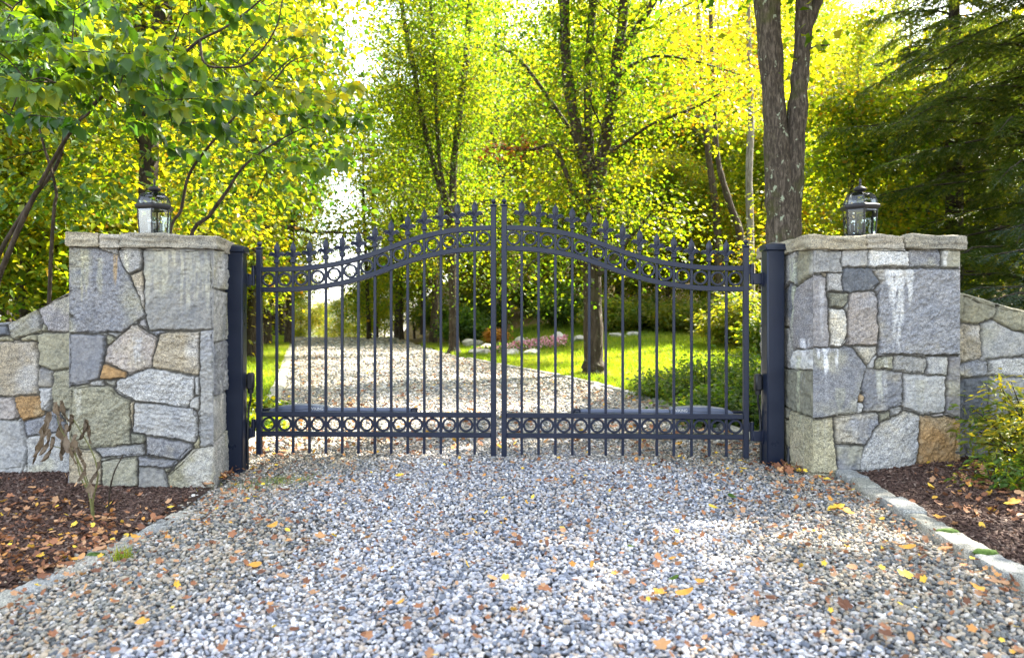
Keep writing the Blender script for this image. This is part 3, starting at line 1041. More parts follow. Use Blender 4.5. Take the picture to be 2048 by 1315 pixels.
# russet branch of dead leaves hanging in it
rng = np.random.default_rng(5)
tipsR = np.array([P(rng.uniform(935, 1075), 297 + rng.normal(0, 9), 13.1 + rng.normal(0, 0.15)) for _ in range(16)])
w = Wood()
w.tube(spline([P(1075, 300, 13.15), P(1010, 294, 13.1), P(935, 300, 13.05)], 8), np.linspace(0.014, 0.005, 8), 5)
rb = thing('dead_branch', tuple(P(1075, 300, 13.15)), 'broken branch of russet dead leaves caught across the three-stemmed tree', 'branch')
ob = w.obj('branch_wood', M['twig'], rb)
ob.location = -rb.location
pos, ax, nr, sz, lc = cluster_leaves(tipsR, 9, 0.08, 0.085, rng, 0.5, 0.5)
ob = leaves('leaves', pos, ax, nr, sz, lc, 'ovate', M['leaf_red'], rb)
ob.location = -rb.location

# slim leaning tree on the grass bank
hero_tree('slim_bank_tree', [
    (21, [(908, 706, 17), (908, 690, 11), (907, 620, 9), (904, 520, 8.5), (905, 420, 8), (908, 320, 7.5), (920, 220, 7), (932, 120, 6.5), (940, 0, 6), (950, -200, 4)], 2.3),
    (21.1, [(905, 480, 6), (888, 400, 6), (865, 320, 6), (845, 240, 5.5), (830, 150, 5), (805, 20, 4.5), (780, -150, 3)], 2.3),
    (20.8, [(905, 440, 5), (880, 330, 4), (872, 200, 4), (865, 60, 3), (850, -100, 2)], 2),
], 'slim leaning double-stemmed green tree on the grass bank by the flower bed', M['leaf_bg'], M['bark_mid'], 33, 13, 0.092, 0.40, 0.55,
    ntw=8, tlen=1.7, lvl=1, t0=0.34, extra=[P(RNG.uniform(825, 985), RNG.uniform(420, 575), RNG.uniform(19.5, 22)) for _ in range(80)])

# tree behind the left lantern
hero_tree('dark_trunked_tree', [
    (10, [(300, 800, 28), (300, 640, 22), (299, 480, 20), (297, 380, 19), (298, 290, 18), (296, 220, 15), (286, 120, 13), (278, 0, 13), (272, -200, 9), (260, -450, 5)], 1.5),
    (10, [(299, 300, 15), (310, 220, 16), (320, 120, 17), (326, 0, 17), (332, -200, 11), (350, -500, 6)], 1.5),
    (10, [(320, 90, 8), (310, 0, 8), (305, -200, 6)], 1),
], 'dark-trunked tree forking above the lantern on the left stone pillar', M['leaf_bg'], M['bark_dark'], 34, 13, 0.095, 0.64, 0.36,
    ntw=7, tlen=1.6, t0=0.35, keep=lambda t: t[2] > 3.4, extra=[P(RNG.uniform(560, 745), RNG.uniform(-80, 160), RNG.uniform(9.8, 11)) for _ in range(75)])

# row along the grass verge left of the drive
AV = make_tree('avenue_tree', 61, 14, 0.20, 0.22, 3.6, 24, 14, 0.125, M['leaf_bg'], M['bark_mid'], 'mossy-trunked verge tree nearest the left gate post', 'tree', 'mossy trees along the verge', 0.42, open_=0.3)
for i, (px, d, s_) in enumerate(((507, 18.5, .95), (531, 26, 1.0), (547, 36, 1.0))):
    x = px_x(px, d)
    loc = (x, d, float(G(x, d)))
    lab = ['mossy-trunked verge tree closest behind the left gate post', 'mossy-trunked verge tree in the middle of its row of three', 'mossy-trunked verge tree last in its row before the crest'][i]
    if i == 0:
        place(AV, loc, 0.7, s_, lab)
    else:
        copy_tree(AV, loc, 2.1 * i, s_, lab)

# pale slender trunks in the wood, right of the forked tree
for k, (pp, d, lab) in enumerate((
    ([(1502, 660, 9), (1501, 480, 7.5), (1498, 350, 7), (1502, 240, 6.5), (1499, 150, 5), (1496, 0, 4), (1490, -200, 3)], 20, 'pale straight slender trunk in the wood, its crown golden'),
    ([(1494, 660, 9), (1482, 480, 7.5), (1462, 415, 7), (1448, 370, 6), (1436, 320, 5), (1430, 240, 4), (1424, 100, 4), (1415, -150, 3)], 21, 'brown crooked leaning trunk in the wood beside the pale one'),
    ([(1445, 660, 9), (1436, 480, 8), (1428, 390, 7), (1418, 320, 6), (1406, 200, 5), (1398, 60, 4), (1385, -150, 3)], 23, 'grey-brown leaning trunk in the golden wood, the more upright one'),
)):
    hero_tree('slender_wood_tree', [(d, pp, 2)], lab, M['leaf_bg'], M['bark_pale'] if k == 0 else M['bark_mid'], 40 + k, 5, 0.13, 0.78, 0.42, ntw=7, tlen=1.5, t0=0.45, sides=9,
              keep=lambda t: t[2] > 6.5)
# dark thin trunks in the thicket left of the drive
for k, (px, d, ln, r_) in enumerate(((35, 14, 30, 7), (205, 17, -14, 6), (236, 13, 10, 5), (395, 16, 22, 6), (432, 21, -10, 7), (478, 20, 8, 6))):
    hero_tree('thicket_tree', [(d, [(px, 720, r_ * 1.5), (px + ln * .2, 560, r_ * 1.1), (px + ln * .5, 400, r_), (px + ln * .8, 240, r_ * .85), (px + ln * 1.3, 60, r_ * .7), (px + ln * 1.7, -200, r_ * .4)], 2)],
              'thin dark trunk in the left thicket, ' + ['leaning at the far left edge', 'left of the lantern', 'straight and closest to the lantern', 'leaning just right of the lantern', 'right of the lantern, farther back', 'closest to the left gate post'][k],
              M['leaf_bg'], M['bark_dark'], 240 + k, 7, 0.11, 0.5, 0.45, ntw=6, tlen=1.4, t0=0.5, sides=8, group='thin trunks in the left thicket')
# thin trunks past the crest, right of the drive
for k, (px, py, d) in enumerate(((738, 668, 33), (752, 672, 36), (803, 664, 31), (846, 655, 29))):
    hero_tree('slender_drive_tree', [(d, [(px, py + 14, 6), (px - 1, py - 30, 4.4), (px - 6 + 4 * k, py - 150, 3.6), (px - 12 + 6 * k, py - 300, 3), (px - 10 + 8 * k, py - 460, 2)], 2)],
              ['thin dark-trunked tree at the crest, leftmost of four along the drive', 'thin dark-trunked tree at the crest, second of four along the drive', 'thin upright dark-trunked tree at the top of the grass bank, third of four', 'thin dark-trunked tree on the grass bank, rightmost of four along the drive'][k],
              M['leaf_bg'], M['bark_dark'], 50 + k, 5, 0.15, 0.45, 0.45, ntw=8, tlen=1.7, t0=0.22, sides=7)


# broad-leaved shrub overhanging the left wall: drooping layers of large veined leaves
def big_shrub():
    rng = np.random.default_rng(14)
    b = P(120, 830, 6.9)
    root = thing('broad_leaved_tree', (b[0], b[1], float(G(b[0], b[1]))), 'spreading small tree with large drooping leaves overhanging the left stone wall', 'tree')
    o3 = np.array(root.location)
    w = Wood()
    for d, pp in (
        (6.9, [(130, 860, 14, 6.9), (-30, 830, 15), (-12, 600, 12), (20, 500, 11), (62, 405, 10), (110, 315, 8.5), (160, 240, 7), (250, 150, 5), (380, 90, 3)]),
        (7.1, [(130, 860, 14, 6.9), (-60, 830, 12), (-20, 560, 10), (50, 420, 8), (118, 320, 7), (130, 200, 5), (120, 60, 4), (100, -100, 3)]),
        (7.0, [(130, 860, 14, 6.9), (95, 830, 11), (100, 560, 8), (108, 420, 7), (112, 380, 6), (90, 300, 5), (60, 220, 4), (-40, 120, 3)]),
        (6.6, [(130, 860, 14, 6.9), (420, 830, 10), (380, 500, 9), (420, 430, 8), (452, 385, 7), (490, 330, 5), (560, 280, 3.5), (640, 240, 2)]),
        (6.4, [(130, 860, 14, 6.9), (340, 830, 9), (338, 490, 7), (362, 420, 6.5), (378, 350, 6), (420, 290, 5), (500, 200, 4), (545, 150, 3), (590, 110, 2)]),
        (6.3, [(250, 150, 5, 6.9), (310, 132, 6.5, 6.6), (362, 110, 6.5), (400, 80, 6), (450, 55, 5), (510, 10, 4), (560, -40, 3)]),
        (6.25, [(400, 80, 5.5, 6.3), (408, 125, 5), (440, 135, 4.6), (500, 125, 4), (550, 60, 3), (565, 0, 2.5)]),
        (6.2, [(500, 200, 4, 6.4), (545, 165, 3.6), (580, 125, 3), (620, 110, 1.6)]),
        (6.0, [(130, 200, 5, 7.1), (150, 185, 5, 6.6), (190, 178, 4), (220, 182, 3), (300, 190, 2)]),
        (6.4, [(160, 240, 5.5, 6.9), (178, 226, 5), (195, 205, 3.5), (230, 170, 2.5)]),
    ):
        q = np.array([[*(P(a[0], a[1], a[3] if len(a) > 3 else d) - o3), 0.48 * a[2] * d / F] for a in pp])
        s = spline(q, 4 * len(pp))
        w.tube(s[:, :3], np.maximum(s[:, 3], 0.003), 9)
    ns_ = len(w.V)
    sprays = [  # (distance, path in photo pixels) of the sprays that read one by one
        (4.9, [(-30, 165), (30, 158), (75, 172), (112, 185)]), (5.2, [(-20, 95), (60, 92), (150, 95), (230, 112)]),
        (5.3, [(100, 100), (200, 105), (300, 112), (345, 135)]), (5.4, [(150, 20), (190, 0), (240, 25), (250, 60)]),
        (5.5, [(260, 120), (330, 100), (370, 112), (400, 135)]), (5.5, [(330, 200), (400, 198), (480, 202), (560, 195)]),
        (5.6, [(345, 250), (390, 244), (440, 248), (452, 262)]), (5.4, [(20, 230), (80, 232), (130, 240), (150, 252)]),
        (5.5, [(240, 170), (290, 180), (330, 205), (400, 215)]), (5.9, [(250, 245), (300, 250), (340, 290), (420, 305)]),
        (6.2, [(500, 160), (580, 180), (650, 190), (720, 165)]), (6.5, [(560, 230), (640, 232), (700, 240), (735, 232)]),
        (6.3, [(480, 300), (560, 320), (640, 330), (700, 300)]), (6.0, [(150, 60), (230, 75), (300, 80), (350, 95)]),
        (5.7, [(0, 20), (60, 30), (120, 25), (170, 40)]), (5.8, [(0, 60), (40, 55), (100, 62), (160, 80)]),
    ]
    for _ in range(34):
        d, x0, y0 = rng.uniform(5.2, 6.6), rng.uniform(-60, 420), rng.uniform(-20, 215)
        L = rng.uniform(90, 170)
        if x0 < 345 and x0 + L > 262 and y0 < 112:
            continue
        sprays.append((d, [(x0, y0), (x0 + L * .35, y0 - 10 + rng.normal(0, 8)), (x0 + L * .7, y0 + rng.normal(0, 8)), (x0 + L, y0 + 22)]))
    nbig = len(sprays)
    for _ in range(230):
        d = rng.uniform(6.3, 9.2)
        x0 = rng.uniform(-160, 610)
        top = -90 if x0 < 560 else 0
        low = np.interp(x0, [-160, 100, 330, 480, 620], [440, 400, 420, 440, 330])
        y0 = rng.uniform(top, low)
        d = d + 1.2 * (y0 > 240)
        if (rng.random() < 0.3 and y0 > 200) or (x0 - 170 < 345 and x0 + 170 > 255 and (y0 < 115 or y0 > 255) and rng.random() < 0.85):
            continue
        L = rng.uniform(80, 170) * 6 / d
        s_ = 1 if rng.random() < 0.65 else -1
        sprays.append((d, [(x0, y0), (x0 + s_ * L * .35, y0 - 12), (x0 + s_ * L * .7, y0 - 5), (x0 + s_ * L, y0 + 14)]))
    pos, ax, nr, sz, lc = [], [], [], [], []
    for i, (d, pp) in enumerate(sprays):
        dz = rng.normal(0, 0.35)
        q = np.array([P(a[0], a[1], d + dz * k / 3) - o3 for k, a in enumerate(pp)])
        s = spline(q, 15)
        al = np.concatenate(w.V)                                 # the shoot grows out of the nearest bough
        cn = al[np.argmin(((al - s[0]) ** 2).sum(1))]
        w.tube(np.vstack([spline([cn, (cn + s[0]) / 2 + np.array([0, 0, .03]), s[0]], 7)[:-1], s]), np.linspace(0.006, 0.0015, 21), 4)
        n = int(np.linalg.norm(q[-1] - q[0]) / 0.052) + 5
        cv = rng.normal(0.56, 0.18) + (0.2 if q[0][2] + o3[2] < 2.2 else 0) - (0.22 if i < nbig else 0)
        for k in range(n):
            for sd in (-1, 1):
                t = (k + 0.3 * rng.random()) / n * 14
                j = min(int(t), 13)
                p = s[j] + (s[j + 1] - s[j]) * (t - j)
                tg = s[j + 1] - s[j]
                tg /= np.linalg.norm(tg)
                sw = np.cross(tg, (0, 0, 1.0)) * sd
                a = 0.55 * tg + 0.7 * sw + np.array([0, 0, -rng.uniform(0.0, 1.4)]) + rng.normal(0, 0.4, 3)
                pos.append(p + rng.normal(0, 0.022, 3))
                ax.append(a)
                nr.append(np.array([0, 0, 1.0]) + sw * 0.4 + rng.normal(0, 0.5, 3))
                sz.append(rng.uniform(0.06, 0.105) if i >= nbig else rng.uniform(0.09, 0.145))
                lc.append(np.clip(cv + rng.normal(0, 0.10), 0.02, 0.98))
    w.obj('trunk', M['twig'], root)
    tp = []
    while len(tp) < 1050:
        d = rng.uniform(7.2, 10.5)
        x, y = rng.uniform(-150, 700), rng.uniform(-120, 440)
        if x > 560 and rng.random() < .5 or (250 < x < 352 and (y < 105 or y > 265) and rng.random() < .97) or (y > 300 and x < 90 and rng.random() < .6):
            continue
        tp.append(P(x, y, d) - o3)
    q = cluster_leaves(np.array(tp), 12, .22, .085, rng, .45, .25, .6, .6, .24)
    q = [np.concatenate([np.array(a), b]) for a, b in zip((pos, ax, nr, sz, lc), q)]
    leaves('crown', *q, 'ovate', M['leaf_big'], root)


big_shrub()


# ------------------------------------------------------------------ conifers
def conifer(name, base, height, rad, seed, label, mat, n_br, z0, nlen, droop=0.35, rows=9, tw=1.0):
    rng = np.random.default_rng(seed)
    root = thing(name, (base[0], base[1], float(G(base[0], base[1]))), label, 'tree')
    w = Wood()
    hh = np.linspace(0, 1, 10)
    w.tube(np.stack([0.05 * np.sin(hh * 5), 0.05 * np.cos(hh * 4), hh * height - 0.2], 1), 0.022 * height * (1 - 0.92 * hh) * 0.75, 10)
    pos, ax, nr, sz, lc = [], [], [], [], []
    for i in range(n_br):
        t = z0 + (0.97 - z0) * ((i + rng.random()) / n_br) ** 0.9
        az = i * 2.399 + rng.normal(0, 0.3)
        L = rad * (1 - 0.85 * t) * rng.uniform(0.75, 1.15)
        d = np.array([math.cos(az), math.sin(az), 0.18])
        n = 9
        k = np.linspace(0, 1, n)
        b = np.stack([d[0] * L * k, d[1] * L * k, t * height + 0.18 * L * k - droop * L * k ** 2 * 1.0], 1)
        b += rng.normal(0, 0.03 * L, b.shape).cumsum(0) * 0.5
        b[:, 2] += rng.normal(0, 0.12) * L * k
        w.tube(b, np.linspace(0.022, 0.004, n) * (0.4 + L / rad), 5)
        side = np.array([-math.sin(az), math.cos(az), 0])
        m = int(rows * L / 1.0) + 6
        for q in range(m):
            u = 0.12 + 0.88 * (q + rng.random()) / m
            j = min(int(u * (n - 1)), n - 2)
            p = b[j] + (b[j + 1] - b[j]) * (u * (n - 1) - j)
            tg = (b[j + 1] - b[j]) / np.linalg.norm(b[j + 1] - b[j])
            for sd in (-1, 1):
                tl = tw * (0.20 + 0.34 * L / rad) * (1.15 - u) * rng.uniform(0.7, 1.3) + 0.07
                dr = tg * 0.75 + side * sd * rng.uniform(0.6, 1.0) + np.array([0, 0, rng.normal(-0.3, 0.3)])
                dr /= np.linalg.norm(dr)
                nn = int(tl / 0.0115) + 5
                s = np.linspace(0.03, 1, nn)
                pp = p + dr * (s * tl)[:, None] + np.array([0, 0, -1.0]) * (0.14 * tl * s ** 2)[:, None]
                ang = rng.choice([-1, 1], nn)
                sv = np.cross(dr, (0, 0, 1.0))
                sv /= np.linalg.norm(sv)
                a = dr * 0.75 + sv * ang[:, None] * rng.uniform(0.5, 1.1, (nn, 1)) + rng.normal(0, 0.22, (nn, 3))
                pos.append(pp)
                ax.append(a)
                nr.append(np.array([0, 0, 1.0]) + rng.normal(0, 0.35, (nn, 3)))
                sz.append(nlen * rng.uniform(0.7, 1.2, nn))
                lc.append(np.clip(0.3 + 0.4 * (s > 0.85) + rng.normal(0, 0.18, nn), 0.02, 0.98))
    w.obj('trunk', M['bark_dark'], root)
    leaves('crown', np.concatenate(pos), np.concatenate(ax), np.concatenate(nr), np.concatenate(sz), np.concatenate(lc), 'spray', mat, root)


c = P(2110, 800, 10.2)
conifer('hemlock_tree', c, 13, 3.5, 71, 'large dark hemlock with drooping sprays rising behind the right stone wall', M['needle'], 210, 0.06, 0.070, rows=12)
c = P(1905, 800, 13.5)
conifer('hemlock_tree', c, 12, 2.7, 72, 'hemlock farther back, between the big hemlock and the twin-stemmed tree', M['needle'], 160, 0.06, 0.075, rows=11)
for x_, y_, r_, s_, k_ in ((8.6, 6.2, 1.0, 1.05, 1), (9.6, 3.6, 2.2, 1.0, 1), (7.6, 1.2, 3.0, .95, 0), (12.0, 6.5, .3, 1.0, 1), (9.6, 8.0, 4.0, 1.0, 1), (7.6, 4.2, 5.0, .95, 1), (10.5, 5.2, 2.0, 1.0, 0), (7.0, 2.7, .8, 1.0, 1)):      # unseen trees of the wood, added to shade the foreground
    plant(k_, x_, y_, r_, s_, 'tall unseen tree of the wood, added right of the drive to shade the foreground', 'unseen shade trees right of the drive')
c = P(2190, 800, 6.9)
conifer('spruce_tree', c, 3.6, 1.35, 73, 'small bluish spruce reaching in over the right stone wall', M['needle_blue'], 60, 0.12, 0.034, 0.2, 14, 0.8)


# ------------------------------------------------------------------ shrubs
def shrub(name, loc, rx, hz, seed, label, mat, nst, per, lsize, lc0, cat='shrub', group=None, shape='small', spread=0.10, lcs=0.2, cl=0.13, flop=0.55):
    rng = np.random.default_rng(seed)
    root = thing(name, loc, label, cat, group)
    w, tips = Wood(), []
    for k in range(nst):
        a, r = rng.uniform(0, 6.28), rx * math.sqrt(rng.random())
        e = np.array([r * math.cos(a), r * math.sin(a), hz * rng.uniform(0.45, 1.05) * (1 - 0.45 * (r / rx) ** 2)])
        s = np.array([0.25 * r * math.cos(a), 0.25 * r * math.sin(a), -0.03])
        mid = s * 0.5 + e * 0.5 + np.array([0, 0, 0.1 * hz]) + rng.normal(0, 0.06 * rx, 3)
        pts = spline([s, mid, e], 8)
        w.tube(pts, np.linspace(0.008, 0.002, 8), 4)
        for u in (2, 3, 4, 5, 6, 7):
            tips.append(pts[u] + rng.normal(0, 0.06 * rx, 3))
        tips.append(e)
    w.obj('stems', M['twig'], root)
    tips = np.array(tips)
    tips[:, 2] = np.maximum(tips[:, 2], 0.03)
    leaves('foliage', *cluster_leaves(tips, per, spread, lsize, rng, lc0, lcs, 0.3, flop, cl), shape, mat, root)
    return root


def shrub_px(name, px, d, rx, hz, *a, **k):
    x = px_x(px, d)
    return shrub(name, (x, d, float(G(x, d)) - 0.02), rx, hz, *a, **k)


shrub_px('leafy_shrub', 2105, 4.6, 0.47, 0.66, 81, 'fresh green leafy shrub growing in the mulch against the right wall', M['leaf_big'], 62, 9, 0.062, 0.84, shape='lance', spread=0.05)
shrub_px('leafy_shrub', 1990, 4.35, 0.17, 0.24, 82, 'small low green shrub shoot in dry leaves before the right wall', M['leaf_big'], 14, 6, 0.055, 0.6, shape='lance', spread=0.04)
for i, (px, d, rx, hz, lc, lab) in enumerate((
    (1395, 8.6, .62, .66, .45, 'low green shrub behind the right gate leaf, closest to the forked tree'), (1480, 8.9, .7, .75, .40, 'low green shrub directly behind the right hinge of the gate'),
    (1440, 7.3, .45, .36, .35, 'low spreading green shrub right behind the gate opener arm'), (1330, 9.6, .42, .38, .42, 'smallest low green shrub at the kerb behind the right gate leaf'),
    (1540, 7.6, .5, .6, .35, 'green shrub half hidden by the right gate post'))):
    shrub_px('low_shrub', px, d, rx, hz, 90 + i, lab, M['leaf_dark'], 44, 10, 0.055, lc, group='shrubs behind the gate', spread=0.07, lcs=0.4)
BK = [(1215, 24, .9, 1.2, .75, 'leaf_dark'), (1290, 25, 1.1, 1.2, .7, 'leaf_dark'), (1355, 24, 1.1, 1.2, .85, 'leaf_dark'), (1425, 23, 1.1, 1.3, .7, 'leaf_dark'), (1475, 19, .9, 1.5, .9, 'leaf_dark'),
      (925, 26, .8, 1.3, .2, 'leaf_dark'), (965, 29, 1.0, 1.5, .3, 'leaf_dark'), (1120, 26, 1.0, 1.5, .3, 'leaf_dark'), (880, 33, 1.1, 1.7, .3, 'leaf_dark'), (1065, 31, 1.2, 1.6, .5, 'leaf_dark'), (1560, 17, .9, 1.1, .6, 'leaf_dark')]
BL = ['rounded green bush at the back of the lawn, right of the forked trunk', 'dark dense bush at the back edge of the lawn', 'olive-yellow bush in the hedge behind the lawn', 'dark green bush in the hedge behind the lawn', 'yellowing bush at the hedge end near the right gate hinge',
      'small dark evergreen bush left of the slim bank tree', 'dark evergreen bush above the rockery boulders', 'dark bush behind the pink flower bed', 'dark bush at the top of the grass bank', 'tall dark bush at the wood edge above the rockery', 'green bush behind the right gate post']
for i, (px, d, rx, hz, lc, m) in enumerate(BK):
    shrub_px('hedge_bush', px, d, rx, hz, 110 + i, BL[i], M[m], 60, 12, 0.115, lc, group='bushes round the lawn', spread=0.17, lcs=0.5, cl=0.2)
shrub_px('orange_bush', 994, 24, .28, .5, 140, 'small orange autumn bush on the bank behind the gate centre', M['leaf_orange'], 24, 12, 0.10, 0.5, spread=0.1)
for i, (px, d) in enumerate(((500, 7.2), (520, 8.4))):
    shrub_px('low_shrub', px, d, .30, .16, 150 + i, ['low leafy plant in the verge right behind the left gate post', 'low leafy plant in the verge, second behind the left gate post'][i], M['leaf_big'], 26, 8, 0.06, .6, group='plants in the left verge', spread=0.05)


# ------------------------------------------------------------------ grass
def grass(name, label, xfun, y0, y1, n, seed, L, lc0):
    rng = np.random.default_rng(seed)
    y = y0 + (y1 - y0) * rng.random(n) ** 1.35
    lo, hi = xfun(y)
    x = lo + (hi - lo) * rng.random(n)
    pos = np.column_stack([x, y, G(x, y) - 0.006])
    ax = np.column_stack([rng.normal(0, 0.5, n), rng.normal(0, 0.5, n), np.ones(n)])
    nr = rng.normal(0, 1, (n, 3))
    lc = np.clip(lc0 + 0.45 * fbm(np.column_stack([x, y, 0 * x]) * 0.9, 3, 3) + rng.normal(0, 0.15, n), 0.02, 0.98)
    tag(leaves(name, pos, ax, nr, L * rng.uniform(0.6, 1.3, n) * (0.75 + y / 26), lc, 'blade', M['grass']), label, 'grass', kind='stuff')


grass('grass', 'mown green grass of the lawn behind the gate', lambda y: (xr(y) + 0.09, np.minimum(xr(y) + 15, y * 0.42 + 1)), 7.2, 27, 210000, 4, 0.075, 0.45)
grass('grass', 'green grass of the verge left of the drive', lambda y: (xl(y) - 4.5, xl(y) - 0.12), 6.6, 38, 120000, 6, 0.08, 0.5)
rng = np.random.default_rng(77)
n = 900
cx = P(555, 948, 4.95)
q = np.column_stack([cx[0] + rng.normal(0, .16, n), cx[1] + rng.normal(0, .10, n)])
tag(leaves('moss_tufts', np.column_stack([q, G(q[:, 0], q[:, 1]) + 0.012]), np.column_stack([rng.normal(0, .8, (n, 2)), np.ones(n)]), rng.normal(0, 1, (n, 3)),
           rng.uniform(.012, .03, n), rng.random(n), 'blade', M['grass']), 'thin green weeds sprouting in the gravel beside the left pillar', 'weeds', kind='stuff')
n = 60
cx = P(245, 1082, 3.45)
q = np.column_stack([cx[0] + rng.normal(0, .02, n), cx[1] + rng.normal(0, .02, n)])
tag(leaves('grass_tuft', np.column_stack([q, G(q[:, 0], q[:, 1]) + 0.01]), np.column_stack([rng.normal(0, .45, (n, 2)), np.ones(n)]), rng.normal(0, 1, (n, 3)),
           rng.uniform(.03, .075, n), rng.random(n), 'blade', M['grass']), 'small tuft of grass growing at the left kerb stones', 'grass')


# ------------------------------------------------------------------ rough stones
def rough_box(size, step, r, amp, seed, strat=0.0):
    """block with rounded arrises and broken faces; returns V, F"""
    h = np.array(size) / 2
    ns = [max(2, int(round(s / step))) for s in size]
    V, Fc, off = [], [], 0
    for a in range(3):
        b, c = [(1, 2), (2, 0), (0, 1)][a]
        for s in (-1, 1):
            u, v = np.meshgrid(np.linspace(-1, 1, ns[b] + 1), np.linspace(-1, 1, ns[c] + 1), indexing='ij')
            q = np.zeros((u.size, 3))
            q[:, a], q[:, b], q[:, c] = s * h[a], u.ravel() * h[b], v.ravel() * h[c]
            i, j = np.meshgrid(np.arange(ns[b]), np.arange(ns[c]), indexing='ij')
            k = ns[c] + 1
            f = np.stack([i * k + j, (i + 1) * k + j, (i + 1) * k + j + 1, i * k + j + 1], -1).reshape(-1, 4)
            Fc.append((f if s > 0 else f[:, ::-1]) + off)
            V.append(q)
            off += len(q)
    V = np.concatenate(V)
    inn = np.clip(V, -(h - r), h - r)
    d = V - inn
    ln = np.linalg.norm(d, axis=1)[:, None]
    V = inn + d / np.maximum(ln, 1e-9) * np.minimum(ln, r)
    nd = d / np.maximum(ln, 1e-9)
    sc_ = np.array([6.0, 6.0, 6.0])
    dis = fbm(V * sc_ + seed * 3.1, 4, seed) + 0.5 * fbm(V * 30 + seed, 3, seed + 9)
    if strat:
        dis = dis + strat * fbm(V * np.array([7, 7, 60.0]) + seed, 3, seed + 20)
    V = V + nd * (amp * dis)[:, None]
    V = V + 0.5 * amp * np.stack([fbm(V * 4 + 50 * k + seed, 2, seed + k) for k in range(3)], 1)
    return V, np.concatenate(Fc)


STONE = {'b': (.272, .275, .288), 'g': (.34, .335, .315), 'o': (.32, .305, .22), 't': (.40, .345, .25), 'w': (.60, .59, .55), 'r': (.42, .26, .115), 'd': (.15, .16, .175),
         'l': (.435, .43, .412), 'p': (.42, .375, .335), 'y': (.38, .35, .235), 'm': (.235, .23, .175), 'v': (.31, .295, .29)}


STONE = {k: tuple(0.80 * x for x in v) for k, v in STONE.items()}


def seg_dist(p, poly):
    """signed distance to a polygon, negative inside"""
    a = np.asarray(poly, float)
    b = np.roll(a, -1, 0)
    dmin = np.full(len(p), 1e9)
    ins = np.zeros(len(p), bool)
    for (ax, ay), (bx, by) in zip(a, b):
        ex, ey = bx - ax, by - ay
        wx, wy = p[:, 0] - ax, p[:, 1] - ay
        t = np.clip((wx * ex + wy * ey) / max(ex * ex + ey * ey, 1e-12), 0, 1)
        dmin = np.minimum(dmin, np.hypot(wx - t * ex, wy - t * ey))
        c = ((ay > p[:, 1]) != (by > p[:, 1])) & (p[:, 0] < (bx - ax) * (p[:, 1] - ay) / ((by - ay) if by != ay else 1e-9) + ax)
        ins ^= c
    return np.where(ins, -dmin, dmin)


def random_stones(u0, u1, z0, z1, seed, cell=0.24):
    """courses of irregular blocks for the faces the photograph hardly shows"""
    rng = np.random.default_rng(seed)
    out, z = [], z0
    while z < z1 - 0.02:
        h = rng.uniform(0.6, 1.15) * cell
        if z + h > z1 - 0.08:
            h = z1 - z
        u = u0
        while u < u1 - 0.02:
            wd = rng.uniform(0.7, 1.7) * cell
            if u + wd > u1 - 0.1:
                wd = u1 - u
            j = lambda: rng.uniform(-0.028, 0.028)
            out.append(([(u + j(), z + j()), (u + wd + j(), z + j()), (u + wd + j(), z + h + j()), (u + j(), z + h + j())], rng.choice(list('bgggolltpyv'))))
            u += wd
        z += h
    return out


